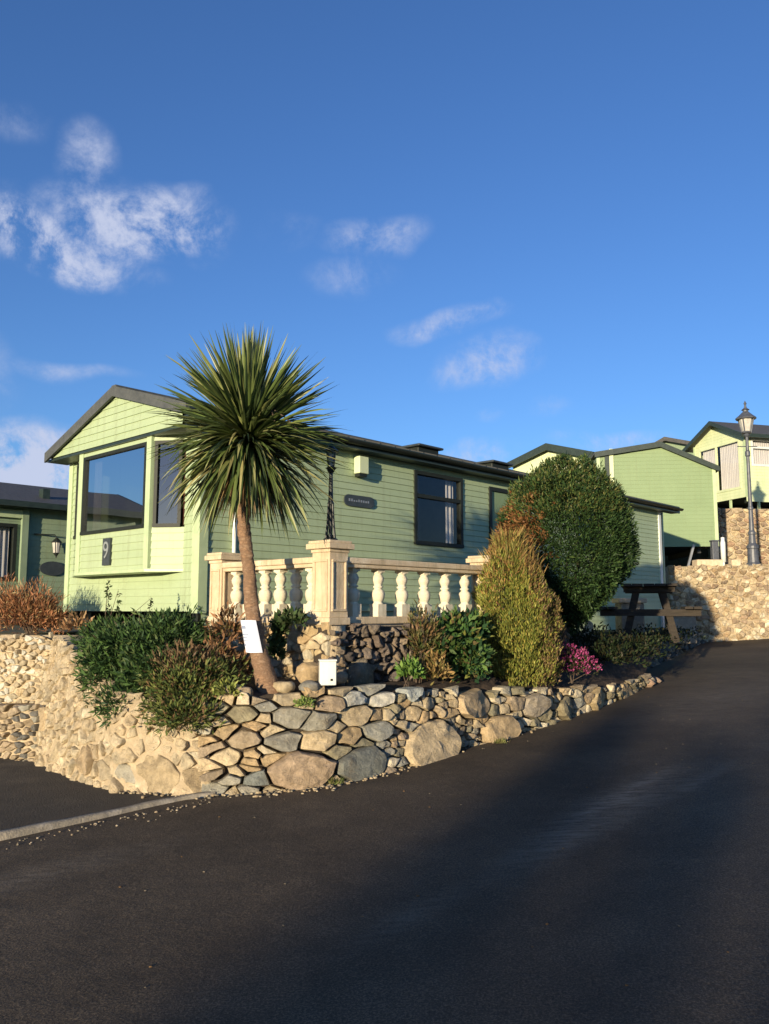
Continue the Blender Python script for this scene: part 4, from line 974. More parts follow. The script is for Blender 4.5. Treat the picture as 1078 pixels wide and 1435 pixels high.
# notice wrapped round the trunk
mb = MB(); ps = [P(349.5, 868, 7.75), P(359, 916, 7.75)]
n = 14; vs = []; 
A, B = P(352, 869, 7.76), P(361, 914, 7.74)
for i in range(n + 1):
    t = rad(-205 + 150 * i / n)
    for p, r_ in ((A, .100), (B, .106)):
        vs.append(p + Vector((math.cos(t) * r_, math.sin(t) * r_, 0)))
mb.add(vs, [(2 * i + 1, 2 * i + 3, 2 * i + 2, 2 * i) for i in range(n)])
ntc = root('paper_notice', 'crooked white paper notice wrapped around the palm trunk', 'notice', B)
part(mb, 'sheet', M['paper'], ntc, True, True)
mb = MB()
for (t0, t1, u, h_) in ((-150, -118, .17, .10), (-165, -110, .42, .035), (-160, -120, .52, .03), (-150, -105, .62, .03), (-165, -140, .74, .05)):
    vs = []
    for i in range(7):
        t = rad(lerp(t0, t1, i / 6))
        for uu in (u, u + h_):
            p = lerp(A, B, uu); r_ = lerp(.100, .106, uu) + .0025; vs.append(p + Vector((math.cos(t) * r_, math.sin(t) * r_, 0)))
    mb = MB(); mb.add(vs, [(2 * i + 1, 2 * i + 3, 2 * i + 2, 2 * i) for i in range(6)]); part(mb, 'printed_line', M['ink'], ntc, True)
# white box at foot of pier
c = P(459, 960, 7.63); wb = root('meter_box', 'small white box standing on the wall stones below the tall pier', 'box', c, rad(12))
mb = MB(); mb.box((-.075, -.05, 0), (.075, .05, .215)); part(mb, 'box_body', M['white'], wb, bevel=.008)
mb = MB(); mb.box((-.08, -.056, .2152), (.08, .056, .232)); part(mb, 'lid', M['white'], wb, bevel=.004)
mb = MB(); mb.box((.02, -.056, .04), (.04, -.0502, .06)); part(mb, 'catch', M['iron'], wb)

# ================================================================== SHRUBS
def shrub(name, label, cat, org, layers, tips=None, seed=1, stem_r=.012, group=None):
    r = root(name, label, cat, org, 0, group)
    rng = np.random.default_rng(seed)
    for (pn, V, Fq, cols, mt) in layers(rng): fol(pn, r, org, V, Fq, cols, mt)
    if tips is not None: twigs(r, org, org, tips, stem_r, seed=seed)
    return r
def mk(rng, n, c, R, pal, w, ln, wd, inner=.7, lump=.14, lsc=2.5, upb=.3, zmin=-.6, off=0, jd=.6, dark=None):
    Pn, d, u = shell(rng, n, c, R, inner, lump, lsc, zmin, off=off)
    n = len(Pn); D = d + rng.normal(size=(n, 3)) * jd + np.array([0, 0, upb])
    cols = mixcol(rng, pal, n, w)
    return leaf_quads(rng, Pn, D, ln * rng.uniform(.6, 1.4, n), wd * rng.uniform(.7, 1.3, n), cols)
def cat_(*L):
    V = []; Fq = []; c = []; o = 0
    for v, f, k in L: V.append(v); Fq.append(f + o); c.append(k); o += len(v)
    return np.concatenate(V), np.concatenate(Fq), np.concatenate(c)
# round topiary
tc_ = P(793, 762, 11.2)
def topi(rng):
    n = 110000
    Pn, d, u = shell(rng, n, (0, 0, 0), (1, 1, 1), .80, .075, 4.2, -1)
    # egg shape, narrower and slanting away at the foot
    z = Pn[:, 2]; k = np.where(z < 0, 1 - .42 * np.abs(z) ** 1.8, 1 - .07 * z); 
    R = np.array([.93, .90, 1.19]); Q = Pn * R; Q[:, 0] = Q[:, 0] * k - .12 * np.clip(-z, 0, 1) ** 1.5; Q[:, 1] *= k
    Q += np.array(tc_)
    Q = np.where(rng.random((len(Q), 1)) < .22, np.array(tc_) + (Q - np.array(tc_)) * rng.uniform(.55, .95, (len(Q), 1)), Q)
    gap_n = noise_arr(Q, 4.5); keep = rng.random(len(Q)) < np.clip(.85 + gap_n * 1.3, .25, 1); Q = Q[keep]; d2 = d[keep]; n = len(Q)
    cols = mixcol(rng, [(.030, .062, .020), (.045, .085, .025), (.020, .042, .016), (.065, .10, .03)], n, [.35, .3, .25, .1])
    # scorched brown patch low on the left
    dist = np.sqrt(((Q[:, 0] - (tc_.x - .72)) / .34) ** 2 + ((Q[:, 2] - (tc_.z + .12)) / .48) ** 2) + noise_arr(Q, 6, 9) * .8
    br = (dist < .9) & (rng.random(n) < .8); cols[br] = mixcol(rng, [(.20, .09, .035), (.13, .06, .025), (.24, .13, .05)], br.sum())
    top = (d2[:, 2] > .3) & (rng.random(n) < .35); cols[top] = mixcol(rng, [(.10, .13, .035), (.12, .12, .04)], top.sum())
    D = d2 * 1.0 + rng.normal(size=(n, 3)) * .55 + np.array([0, 0, .45])
    yield ('crown',) + leaf_quads(rng, Q, D, .042 * np.where(rng.random(n) < .03, 2.6, rng.uniform(.5, 1.6, n)), .0085 * rng.uniform(.6, 1.5, n), cols) + (M['leaf'],)
tb = Vector((tc_.x - .12, tc_.y, .95))
tr_ = shrub('clipped_yew', 'big dark green clipped bush, egg-shaped with a scorched brown patch', 'bush', tb, topi, seed=5)
mb = MB()
for k in range(5):
    a = k * 1.26; mb.tube([tb + Vector((math.cos(a) * .04, math.sin(a) * .04, -.05)), tb + Vector((math.cos(a) * .12, math.sin(a) * .12, .4)), Vector((tc_.x + math.cos(a) * .4, tc_.y + math.sin(a) * .4, tc_.z - .1))], [.05, .04, .015], 8)
part(mb, 'trunk', M['bark2'], tr_, True, True)

# golden upright conifer
yc = P(728, 962, 9.95); yb_ = Vector((yc.x, yc.y, .68))
def gold(rng):
    n = 52000; t = rng.random(n) ** .85; H = 1.76; az = rng.random(n) * 2 * np.pi
    prof_r = np.interp(t, [0, .08, .3, .55, .72, .86, 1], [.36, .44, .49, .47, .38, .25, .08])
    lum = 1 + .32 * noise_arr(np.stack([np.cos(az), np.sin(az), t * 3], 1), 2.2) + .22 * noise_arr(np.stack([np.cos(az) * 2, np.sin(az) * 2, t * 7], 1), 2.6)
    u = .55 + .45 * rng.random(n) ** .5; r = prof_r * lum * u
    Q = np.stack([yb_.x + np.cos(az) * r + .02 - .10 * t, yb_.y + np.sin(az) * r, yb_.z + t * H + noise_arr(np.stack([np.cos(az), np.sin(az), t], 1), 3) * .1], 1)
    D = np.stack([np.cos(az) * .45, np.sin(az) * .45, np.ones(n) * 1.1], 1) + rng.normal(size=(n, 3)) * .35
    pal = [(.22, .22, .045), (.15, .18, .035), (.29, .28, .07), (.10, .13, .028), (.32, .25, .06)]
    cols = mixcol(rng, pal, n, [.3, .25, .2, .17, .08])
    org_ = rng.random(n) < np.clip((t - .55) * 1.5 + noise_arr(Q, 5) * .5, 0, .6); cols[org_] = mixcol(rng, [(.30, .17, .06), (.22, .12, .05), (.34, .22, .09)], org_.sum())
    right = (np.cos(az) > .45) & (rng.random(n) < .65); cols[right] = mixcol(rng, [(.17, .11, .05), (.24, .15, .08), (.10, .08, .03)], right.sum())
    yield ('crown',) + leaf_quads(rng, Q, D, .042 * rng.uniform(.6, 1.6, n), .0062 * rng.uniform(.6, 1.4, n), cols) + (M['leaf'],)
    # loose feathery tips
    m = 1500; az = rng.random(m) * 2 * np.pi; t = rng.uniform(.72, 1.0, m); r = np.interp(t, [.6, .72, .86, 1], [.44, .38, .26, .12]) * rng.uniform(.4, 1.15, m)
    Q = np.stack([yb_.x + np.cos(az) * r - .08, yb_.y + np.sin(az) * r, yb_.z + t * H], 1)
    D = np.stack([np.cos(az) * .55, np.sin(az) * .55, np.ones(m)], 1) + rng.normal(size=(m, 3)) * .28
    yield ('feathery_tips',) + leaf_quads(rng, Q, D, rng.uniform(.06, .22, m), .0045 * np.ones(m), mixcol(rng, [(.34, .22, .08), (.24, .14, .055), (.28, .25, .07), (.16, .16, .045)], m)) + (M['leaf'],)
yr = shrub('golden_conifer', 'yellow-green columnar conifer shrub with orange feathery tips, in front of the dark bush', 'shrub', yb_, gold, seed=6)
mb = MB(); mb.tube([yb_ - Vector((0, 0, .1)), yb_ + Vector((0, 0, 1.3))], [.05, .015], 8); part(mb, 'trunk', M['bark2'], yr, True, True)

# leafy dark green shrub + bright sprout
lc = P(632, 962, 9.1)
def leafy(rng):
    L = []
    for (px, py, Y, R, n) in ((640, 900, 9.15, (.22, .2, .26), 2200), (615, 915, 9.0, (.24, .2, .30), 1700), (658, 925, 9.1, (.2, .18, .3), 1400), (660, 880, 9.3, (.16, .16, .16), 600)):
        c = P(px, py, Y); L.append(mk(rng, n, tuple(c), R, [(.05, .11, .03), (.09, .15, .04), (.03, .07, .03), (.19, .2, .05), (.12, .09, .04)], [.3, .25, .25, .12, .08], .085, .022, inner=.3, lump=.3, off=px))
    yield ('foliage',) + cat_(*L) + (M['leaf'],)
shrub('leafy_shrub', 'loose dark green leafy shrub between the balusters and the golden conifer', 'shrub', lc, leafy, [P(x, y, 9.1) for x, y in ((600, 880), (630, 860), (655, 850), (670, 890), (615, 905), (640, 900), (590, 850))], 7)
lc = P(588, 962, 8.75)
def brushy(rng):
    c = P(592, 905, 8.85); yield ('foliage',) + cat_(mk(rng, 1500, tuple(c), (.22, .18, .36), [(.12, .10, .04), (.16, .14, .05), (.09, .11, .04), (.2, .12, .06)], None, .07, .009, inner=.15, lump=.3, upb=.9)) + (M['leaf'],)
shrub('wispy_shrub', 'wispy brownish shrub in front of the dark volcanic terrace wall', 'shrub', lc, brushy, [P(x, y, 8.8) for x, y in ((575, 860), (590, 850), (605, 862), (582, 880), (600, 888), (612, 880), (568, 890))], 8, .007)
lc = P(572, 965, 8.42)
def bright(rng):
    c = P(574, 945, 8.42); yield ('foliage',) + cat_(mk(rng, 420, tuple(c), (.11, .09, .12), [(.12, .22, .045), (.17, .27, .06), (.08, .16, .035)], None, .07, .018, inner=.1, lump=.3, upb=.6, zmin=-.3)) + (M['leaf'],)
shrub('leafy_plant', 'small bright lime green plant just above the rockery stones right of the white box', 'plant', lc, bright, [P(x, y, 8.42) for x, y in ((568, 935), (576, 928), (584, 940))], 9, .005)
lc = P(607, 968, 8.6)
def orng(rng):
    c = P(612, 945, 8.6); yield ('foliage',) + cat_(mk(rng, 520, tuple(c), (.13, .1, .19), [(.24, .15, .06), (.3, .21, .08), (.14, .12, .04)], None, .07, .011, inner=.1, lump=.3, upb=.9, zmin=-.4)) + (M['leaf'],)
shrub('heather_clump', 'small orange-brown heather clump on the rockery edge below the leafy shrub', 'plant', lc, orng, None, 10)
# pink heather
lc = P(802, 958, 10.25)
def pink(rng):
    c = P(800, 934, 10.25)
    yield ('foliage',) + mk(rng, 2200, tuple(c), (.28, .22, .2), [(.06, .07, .03), (.10, .06, .04), (.04, .05, .025)], None, .05, .007, inner=.3, lump=.25, upb=.8, zmin=-.5) + (M['leaf'],)
    yield ('blossom',) + mk(rng, 1500, (c.x, c.y - .02, c.z + .02), (.29, .23, .22), [(.30, .045, .14), (.42, .09, .24), (.20, .03, .09)], None, .028, .010, inner=.8, lump=.3, upb=.8, zmin=-.35) + (M['leaf'],)
shrub('pink_heather', 'low heather covered in magenta pink flowers at the foot of the conifer', 'flowering plant', lc, pink, [P(x, y, 10.25) for x, y in ((780, 920), (800, 912), (820, 925), (835, 945))], 11, .006)
# dark groundcover under yew and along the bank
def cover_(name, label, pts, n, pal, seed, ln=.06, wd=.013, hz=.14, cat='ground cover'):
    rng = np.random.default_rng(seed); L = []
    for (c, R) in pts: L.append(mk(rng, n, tuple(c), R, pal, None, ln, wd, inner=.2, lump=.35, zmin=-.2, upb=.5, off=c[0]))
    org = Vector(pts[0][0]); r = root(name, label, cat, (org.x, org.y, org.z - .15)); V, Fq, cc_ = cat_(*L)
    return fol('foliage', r, (org.x, org.y, org.z - .15), V, Fq, cc_, M['leaf'])
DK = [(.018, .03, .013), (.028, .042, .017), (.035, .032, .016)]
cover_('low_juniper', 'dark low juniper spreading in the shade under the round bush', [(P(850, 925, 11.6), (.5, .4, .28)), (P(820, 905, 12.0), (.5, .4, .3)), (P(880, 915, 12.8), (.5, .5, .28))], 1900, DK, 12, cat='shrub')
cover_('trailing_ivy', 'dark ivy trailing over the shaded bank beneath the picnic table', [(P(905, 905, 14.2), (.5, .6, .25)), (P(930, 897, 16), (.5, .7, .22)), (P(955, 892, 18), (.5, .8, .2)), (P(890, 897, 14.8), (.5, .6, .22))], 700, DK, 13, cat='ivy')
# big green shrub on the left
def bigl(rng):
    L = []
    for (px, py, Y, R, n) in ((205, 910, 8.3, (.52, .40, .28), 6000), (165, 935, 8.3, (.38, .36, .36), 5500), (240, 900, 8.2, (.42, .38, .28), 3500), (185, 985, 7.85, (.30, .24, .20), 2600), (150, 900, 8.5, (.26, .3, .22), 2000), (228, 945, 7.9, (.4, .3, .26), 3000)):
        c = P(px, py, Y); L.append(mk(rng, n, tuple(c), R, [(.045, .09, .03), (.07, .13, .035), (.03, .06, .025), (.10, .14, .05)], [.34, .28, .25, .13], .075, .0095, inner=.25, lump=.32, upb=.35, zmin=-.85, off=px))
    yield ('foliage',) + cat_(*L) + (M['leaf'],)
lc = P(205, 975, 8.1); lc.z = .8
shrub('rosemary_bush', 'large sprawling dark green shrub below the bay window of the caravan', 'shrub', lc, bigl, [P(x, y, 8.1) for x, y in ((130, 890), (160, 870), (195, 862), (230, 858), (262, 880), (150, 960), (190, 985), (245, 930))], 14, .014)
def bigr(rng):
    L = []
    for (px, py, Y, R, n) in ((258, 975, 7.55, (.40, .28, .30), 4200), (285, 955, 7.75, (.34, .26, .24), 2600), (258, 1003, 7.3, (.30, .16, .15), 1700)):
        c = P(px, py, Y); L.append(mk(rng, n, tuple(c), R, [(.10, .13, .035), (.15, .17, .05), (.06, .09, .03), (.16, .10, .05)], [.3, .27, .25, .18], .06, .0085, inner=.25, lump=.32, upb=.5, zmin=-.85, off=px))
    yield ('foliage',) + cat_(*L) + (M['leaf'],)
    c = P(262, 935, 7.7); yield ('dry_tops',) + mk(rng, 1300, tuple(c), (.34, .24, .18), [(.18, .11, .06), (.14, .09, .05), (.2, .15, .08)], None, .06, .008, inner=.4, lump=.3, upb=.8, zmin=-.1) + (M['leaf'],)
lc = P(270, 985, 7.7); lc.z = .72
shrub('trailing_heather', 'olive green heather with brown tops trailing over the rockery wall', 'shrub', lc, bigr, [P(x, y, 7.6) for x, y in ((230, 940), (260, 925), (290, 940), (240, 985), (285, 990))], 15, .010)
# spiky weeds in front of bay
lc = P(150, 870, 9.4); lc.z = 1.05
def weeds(rng):
    L = []
    for px, y1 in ((152, 815), (166, 828), (205, 840), (120, 870)):
        a = P(px, y1 + 60, 9.4); b = P(px + (8 if px == 205 else 0), y1, 9.4); n = 60
        t = rng.random(n)[:, None]; Q = np.array(a)[None] * (1 - t) + np.array(b)[None] * t
        L.append(leaf_quads(rng, Q, rng.normal(size=(n, 3)) + np.array([0, 0, .4]), .05 * rng.uniform(.5, 1.2, n), .012 * np.ones(n), mixcol(rng, [(.05, .08, .03), (.07, .07, .04)], n)))
    yield ('foliage',) + cat_(*L) + (M['leaf'],)
shrub('tall_weed', 'thin leafy weed stems rising against the lower front of the main caravan', 'weed', lc, weeds, [P(x, y, 9.4) for x, y in ((152, 812), (166, 826), (212, 838), (118, 866))], 16, .007)
# reddish dry shrub at far left
lc = P(45, 892, 11.2)
def redd(rng):
    L = []
    for (px, py, R, n) in ((40, 862, (.44, .34, .38), 4200), (5, 858, (.4, .3, .36), 2500), (70, 872, (.22, .22, .30), 1300)):
        c = P(px, py, 11.2); L.append(mk(rng, n, tuple(c), R, [(.32, .14, .07), (.24, .11, .05), (.42, .22, .11), (.16, .09, .045), (.34, .26, .13)], [.3, .25, .2, .15, .1], .08, .006, inner=.1, lump=.3, upb=1.0, zmin=-.6, off=px))
    yield ('foliage',) + cat_(*L) + (M['leaf'],)
rn = random.Random(4)
shrub('dry_red_shrub', 'bare reddish-brown twiggy shrub on top of the left garden wall', 'shrub', lc, redd, [P(rn.uniform(-20, 88), rn.uniform(808, 850), 11.2) for _ in range(60)], 17, .008)
lc = P(112, 900, 10.2)
cover_('dry_fern', 'small orange dry fern under the bottom left corner of the main caravan', [(P(108, 880, 10.5), (.18, .15, .14))], 420, [(.36, .2, .1), (.42, .28, .15), (.2, .12, .06)], 18, ln=.08, wd=.014, cat='fern')
cover_('withered_bush', 'withered rust-red bush behind the leaning foot of the palm trunk', [(P(318, 895, 8.25), (.20, .15, .26)), (P(303, 925, 8.0), (.2, .16, .18)), (P(330, 940, 7.95), (.15, .12, .12))], 620, [(.22, .12, .06), (.30, .16, .08), (.12, .10, .04), (.08, .05, .03)], 19, ln=.08, wd=.013, cat='bush')
cover_('ivy_tuft', 'dark green ivy tuft hanging over the terrace wall right of the palm trunk', [(P(408, 872, 7.98), (.15, .08, .09)), (P(392, 885, 8.05), (.07, .06, .12)), (P(388, 915, 8.1), (.07, .05, .22))], 420, [(.03, .055, .02), (.05, .09, .03), (.09, .12, .05)], 20, ln=.06, wd=.02, cat='ivy')
cover_('moss_cushion', 'small green cushion plant growing between the rockery boulders', [(P(427, 988, 7.42), (.09, .06, .06))], 300, [(.16, .24, .06), (.22, .28, .08)], 22, ln=.03, wd=.009, cat='plant')
cover_('yellow_herb', 'small yellow-green herb hanging over the rockery left of the palm foot', [(P(318, 972, 7.35), (.13, .08, .10))], 380, [(.22, .24, .06), (.16, .2, .05)], 23, ln=.045, wd=.01, cat='plant')
# grass tufts at the wall foot (three) 
tufts = [(412, 1100, .09, 'largest grass tuft at the foot of the pinkish boulder'), (470, 1098, .06, 'small dry grass tuft at the foot of the grey boulder'), (700, 1040, .06, 'small grass tuft at the foot of the wall below the conifer')]
for i, (px, py, s_, lab) in enumerate(tufts):
    g = G(px, py + 2); rng = np.random.default_rng(30 + i); n = 70; Q = np.array(g)[None] + rng.normal(size=(n, 3)) * np.array([s_ * .6, .02, 0]); D = rng.normal(size=(n, 3)) * .45 + np.array([0, -.1, 1])
    V, Fq, cc_ = leaf_quads(rng, Q, D, s_ * rng.uniform(.6, 1.4, n), .004 * np.ones(n), mixcol(rng, [(.12, .15, .04), (.2, .18, .07)], n))
    ob = fol('grass_tuft', None, g, V, Fq, cc_, M['leaf']); ob.location = g; props(ob, lab, 'grass', 'grass tufts at the wall foot')
# soil-top stones inside planter, around palm foot (litter as stuff)
rn = random.Random(77); mb = MB()
for i in range(260):
    k = rn.choice([3, 4, 5, 5, 5, 6, 6, 7, 8]); t = rn.random(); b = lerp(RB[k], RB[min(k + 1, len(RB) - 1)], t); d = abs(rn.gauss(0, .09)); p = b + Vector((.35 * d, -d - .02, 0)); r_ = rn.uniform(.005, .016)
    blob_stone(mb, (p.x, p.y, gz(p.x, p.y) + r_ * .3), (r_ * 1.3, r_, r_ * .7), rn, rn.choice([(.30, .23, .14), (.2, .17, .12), (.38, .31, .2)]))
for i in range(260):
    p = Vector((rn.uniform(-4, 6), rn.uniform(3.2, 12), 0)); r_ = rn.uniform(.0025, .007)
    if (p - Vector((RB[5].x, RB[5].y, 0))).dot(Vector((.74, -.67, 0))) < .25: continue
    blob_stone(mb, (p.x, p.y, gz(p.x, p.y) + r_ * .3), (r_ * 1.4, r_, r_ * .6), rn, rn.choice([(.12, .10, .07), (.16, .13, .09), (.12, .07, .03)]))
for i in range(80):
    t = rn.random(); b = lerp(G(0, 1180), G(300, 1116), t); d = abs(rn.gauss(0, .12)); p = b + Vector((.2 * d, -d - .07, 0)); r_ = rn.uniform(.003, .010)
    blob_stone(mb, (p.x, p.y, gz(p.x, p.y) + r_ * .3), (r_ * 1.3, r_, r_ * .7), rn, rn.choice([(.26, .2, .13), (.2, .17, .12), (.34, .28, .2)]))
struct(mb, 'gravel_litter', M['pebble'], 'stuff', True)
# larger field stones in the bed
for px, py, Y, r_, col, lab in ((398, 962, 7.62, (.10, .08, .05), TAN, 'tan stone lying right against the palm foot'), (432, 962, 7.6, (.13, .08, .05), (.30, .29, .25), 'grey flat stone on the bed between palm foot and white box'), (437, 945, 7.85, (.17, .10, .11), OCH, 'orange-tan half-round stone leaning on the terrace wall'), (330, 968, 7.45, (.16, .10, .05), BRN, 'flat brown stone in the bed left of the palm foot'), (478, 950, 7.9, (.07, .05, .05), BRN, 'small brown stone in the bed just right of the white box')):
    c = P(px, py, Y); mb = MB(); blob_stone(mb, c, r_, rn, col); solo(mb, 'bed_stone', M['stone'], lab, 'stone', c, True, group='stones lying in the planting bed')

# ================================================================== UNSEEN HEDGE ADDED BEHIND THE CAMERA (shaped to cast the road's shade)
def back_tree(x, y, h, R, seed, lab):
    r = root('roadside_tree', lab, 'tree', (x, y, gz(x, y)), 0, 'trees on the near side of the road'); rng = np.random.default_rng(seed); L = []; rn = random.Random(seed)
    g = gz(x, y); tips = []
    for k in range(16):
        a = rn.uniform(0, 6.28); rr_ = rn.uniform(0, .75) * R; z = g + h * rn.uniform(.38, .95); c = (x + math.cos(a) * rr_, y + math.sin(a) * rr_, z); tips.append(c)
        s_ = R * rn.uniform(.3, .5); L.append(mk(rng, 700, c, (s_, s_, s_ * .8), [(.05, .08, .025), (.08, .11, .03)], None, .2, .06, inner=.1, lump=.3, zmin=-1))
    V, Fq, cc_ = cat_(*L); fol('crown', r, (x, y, g), V, Fq, cc_, M['leaf'])
    mb = MB(); mb.tube([(x, y, g - .2), (x + .1, y, g + h * .3), (x, y, g + h * .6)], [.2, .15, .06], 8)
    for t in tips: mb.tube([(x, y, g + h * .3), lerp(Vector((x, y, g + h * .3)), Vector(t), .6) + Vector((0, 0, .1)), t], [.08, .05, .015], 5)
    part(mb, 'trunk', M['bark2'], r, True, True)
SHADE = []
def shade_hedge(name, lab, pts, n, seed):
    rng = np.random.default_rng(seed); L = []; rn = random.Random(seed)
    for (x, y, top, r_) in pts:
        g = gz(x, y); z = g
        while z < g + top:
            zz = min(z + r_ * .6, g + top - r_ * .6); c = (x + rn.uniform(-.15, .15), y + rn.uniform(-.2, .2), zz)
            L.append(mk(rng, n, c, (r_, r_ * .8, r_ * .75), [(.05, .08, .025), (.07, .10, .03)], None, .16, .06, inner=.1, lump=.3, zmin=-1)); z += r_ * .9
    x, y = pts[0][:2]; o = (x, y, gz(x, y)); r = root(name, lab, 'hedge', o, 0); V, Fq, cc_ = cat_(*L); fol('foliage', r, o, V, Fq, cc_, M['leaf'])
    twigs(r, o, o, [(p[0], p[1], gz(p[0], p[1]) + p[2] * .6) for p in pts], .03, seed=seed)
YH = -27.0; pr_ = []
for px, py in ((-40, 1430), (120, 1340), (250, 1250), (380, 1200), (520, 1150), (700, 1095), (880, 1035), (1078, 1000), (1300, 990)):  # hedge top traced back from the shadow edge wanted on the road
    g = G(px, py); k = (g.y - YH) / SY; xh = g.x - SX * k; pr_.append((xh, g.z + math.tan(rad(SUN_EL)) * k * math.hypot(SX, SY) - gz(xh, YH)))
pr_.sort(); rn = random.Random(9); HT = []; x = pr_[0][0] + .3
while x < 9:
    top = float(np.interp(x, [p[0] for p in pr_], [p[1] for p in pr_])) + rn.uniform(-1.3, .6)
    if rn.random() < .12: x += .5; continue
    HT.append((x, YH + rn.uniform(-1.5, 1.5), max(1.2, top), rn.uniform(.4, .6))); x += .5
shade_hedge('added_shade_hedge', 'unseen uneven green hedge added behind the camera to shade the road', HT, 120, 3)


# ================================================================== LIGHT

sun = bpy.data.lights.new('sun', 'SUN'); sun.energy = 5.0; sun.angle = rad(.7); sun.color = (1, .83, .58)
so = bpy.data.objects.new('sun', sun); C.objects.link(so)
td = Vector((SX * math.cos(rad(SUN_EL)), SY * math.cos(rad(SUN_EL)), -math.sin(rad(SUN_EL))))
so.rotation_euler = td.to_track_quat('-Z', 'Y').to_euler(); so.location = (-10, -20, 12)
w = bpy.data.worlds.new("World"); sc.world = w; w.use_nodes = True; n = w.node_tree; L = n.links
bg = n.nodes['Background']; sky = n.nodes.new('ShaderNodeTexSky'); sky.sky_type = 'NISHITA'; sky.sun_disc = False
sky.sun_elevation = rad(SUN_EL); sky.sun_rotation = math.atan2(-SX, -SY); sky.ozone_density = 3.0; sky.air_density = 1.0; sky.dust_density = .3; sky.altitude = 100
tcn = N(n, 'ShaderNodeTexCoord')
nz0 = N(n, 'ShaderNodeTexNoise', Scale=5.5, Detail=3); L.new(tcn.outputs['Generated'], nz0.inputs['Vector'])
sub = N(n, 'ShaderNodeVectorMath', operation='SUBTRACT'); sub.inputs[1].default_value = (.5, .5, .5); L.new(nz0.outputs['Color'], sub.inputs[0])
scl = N(n, 'ShaderNodeVectorMath', operation='SCALE'); scl.inputs['Scale'].default_value = .09; L.new(sub.outputs[0], scl.inputs[0])
wv = N(n, 'ShaderNodeVectorMath', operation='ADD'); L.new(tcn.outputs['Generated'], wv.inputs[0]); L.new(scl.outputs[0], wv.inputs[1])
nz = N(n, 'ShaderNodeTexNoise', Scale=15, Detail=12, Roughness=.68, Distortion=.25); L.new(tcn.outputs['Generated'], nz.inputs['Vector'])
acc = None
CL = [(185, 305, 110, 48, 1.4), (50, 335, 120, 40, 1.45), (255, 325, 62, 34, 1.0), (125, 230, 34, 48, .6), (245, 270, 45, 22, .6), (18, 165, 45, 28, .35), (262, 325, 60, 40, .7), (190, 388, 40, 20, .4), (5, 275, 25, 18, .25), (525, 335, 75, 26, .65), (490, 388, 60, 28, .45),
      (400, 325, 40, 22, .25), (625, 452, 80, 15, .7), (672, 512, 72, 34, .85), (682, 581, 25, 9, .45), (766, 577, 26, 14, .4), (675, 635, 60, 26, .8), (840, 612, 80, 14, .7), (95, 528, 90, 14, .45), (30, 672, 150, 70, 1.9), (-300, 500, 200, 90, 1), (1500, 450, 240, 70, .9), (-900, 300, 260, 100, 1)]
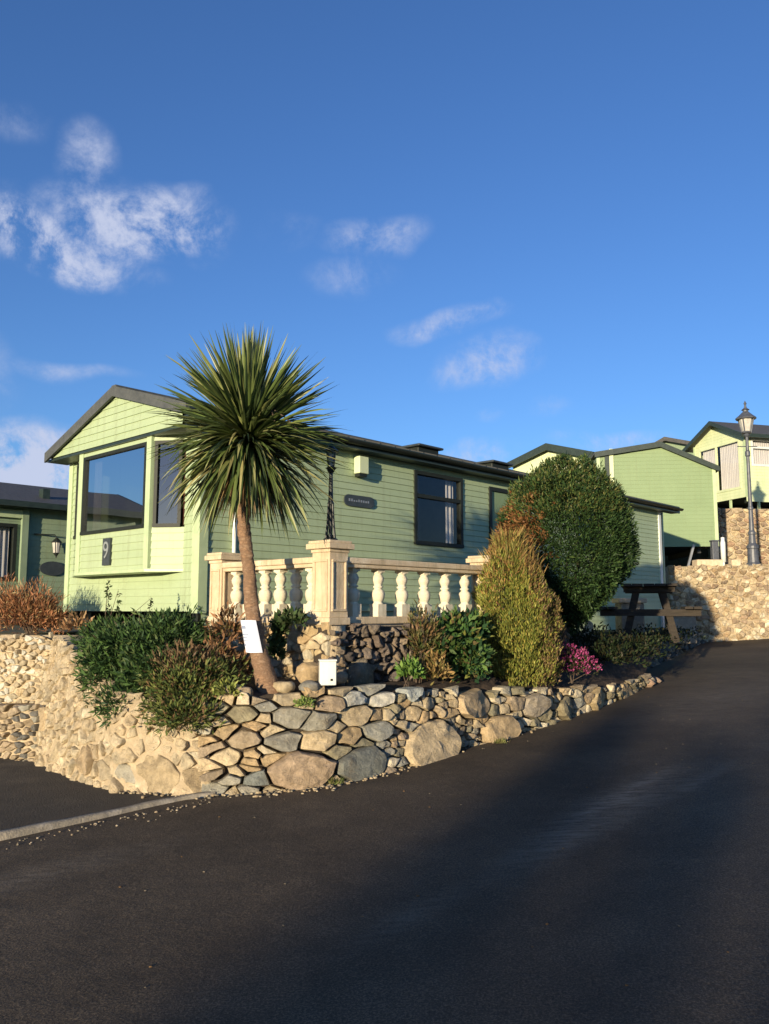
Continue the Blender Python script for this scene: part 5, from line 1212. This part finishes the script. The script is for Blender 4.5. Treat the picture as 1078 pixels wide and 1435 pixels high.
for (px, py, ax_, ay_, am) in CL:
    x = (px - 539) / F; v = (717.5 - py) / F; d = Vector((x, cp - v * sp, sp + v * cp)).normalized()
    rgt = Vector((d.y, -d.x, 0)).normalized(); up = rgt.cross(d)
    vals = []
    for axis, sz_ in ((rgt, ax_ / F), (up, ay_ / F)):
        s1 = N(n, 'ShaderNodeVectorMath', operation='SUBTRACT'); s1.inputs[1].default_value = d; L.new(wv.outputs[0], s1.inputs[0])
        dt = N(n, 'ShaderNodeVectorMath', operation='DOT_PRODUCT'); dt.inputs[1].default_value = axis / sz_; L.new(s1.outputs[0], dt.inputs[0])
        pw = N(n, 'ShaderNodeMath', operation='MULTIPLY'); L.new(dt.outputs['Value'], pw.inputs[0]); L.new(dt.outputs['Value'], pw.inputs[1]); vals.append(pw)
    # only on this side of the sky
    fr = N(n, 'ShaderNodeVectorMath', operation='DOT_PRODUCT'); fr.inputs[1].default_value = d; L.new(tcn.outputs['Generated'], fr.inputs[0])
    gt = N(n, 'ShaderNodeMath', operation='GREATER_THAN'); gt.inputs[1].default_value = .5; L.new(fr.outputs['Value'], gt.inputs[0])
    ad = N(n, 'ShaderNodeMath', operation='ADD'); L.new(vals[0].outputs[0], ad.inputs[0]); L.new(vals[1].outputs[0], ad.inputs[1])
    mr = N(n, 'ShaderNodeMapRange'); mr.inputs[1].default_value = 1.5; mr.inputs[2].default_value = .0; mr.inputs[3].default_value = 0; mr.inputs[4].default_value = am; L.new(ad.outputs[0], mr.inputs[0])
    ml = N(n, 'ShaderNodeMath', operation='MULTIPLY'); L.new(mr.outputs[0], ml.inputs[0]); L.new(gt.outputs[0], ml.inputs[1])
    if acc is None: acc = ml
    else:
        mx = N(n, 'ShaderNodeMath', operation='MAXIMUM'); L.new(acc.outputs[0], mx.inputs[0]); L.new(ml.outputs[0], mx.inputs[1]); acc = mx
nn_ = N(n, 'ShaderNodeMapRange'); nn_.inputs[1].default_value = .36; nn_.inputs[2].default_value = .66; nn_.inputs[3].default_value = -.35; nn_.inputs[4].default_value = 1.15; nn_.clamp = False
L.new(nz.outputs[0], nn_.inputs[0])
d1 = N(n, 'ShaderNodeMath', operation='MULTIPLY'); L.new(acc.outputs[0], d1.inputs[0]); 
a1 = N(n, 'ShaderNodeMath', operation='ADD'); a1.inputs[1].default_value = .42; L.new(nn_.outputs[0], a1.inputs[0]); L.new(a1.outputs[0], d1.inputs[1])
cr = N(n, 'ShaderNodeMapRange'); cr.interpolation_type = 'SMOOTHSTEP'; cr.inputs[1].default_value = .0; cr.inputs[2].default_value = 1.45; cr.inputs[4].default_value = .92; L.new(d1.outputs[0], cr.inputs[0])
mixc = N(n, 'ShaderNodeMixRGB'); CLOUD = (3.1, 3.4, 4.4); mixc.inputs[2].default_value = (*CLOUD, 1)
L.new(cr.outputs[0], mixc.inputs[0]); tint = N(n, 'ShaderNodeVectorMath', operation='MULTIPLY'); tint.inputs[1].default_value = (.78, .95, 1.32); L.new(sky.outputs[0], tint.inputs[0]); L.new(tint.outputs[0], mixc.inputs[1]); L.new(mixc.outputs[0], bg.inputs[0]); bg.inputs[1].default_value = .122
sc.view_settings.view_transform = 'Standard'; sc.view_settings.look = 'None'; sc.view_settings.exposure = 0.62; sc.view_settings.gamma = 1
sc.cycles.max_bounces = 6; sc.cycles.transparent_max_bounces = 12
for a in SHADE: back_tree(*a)
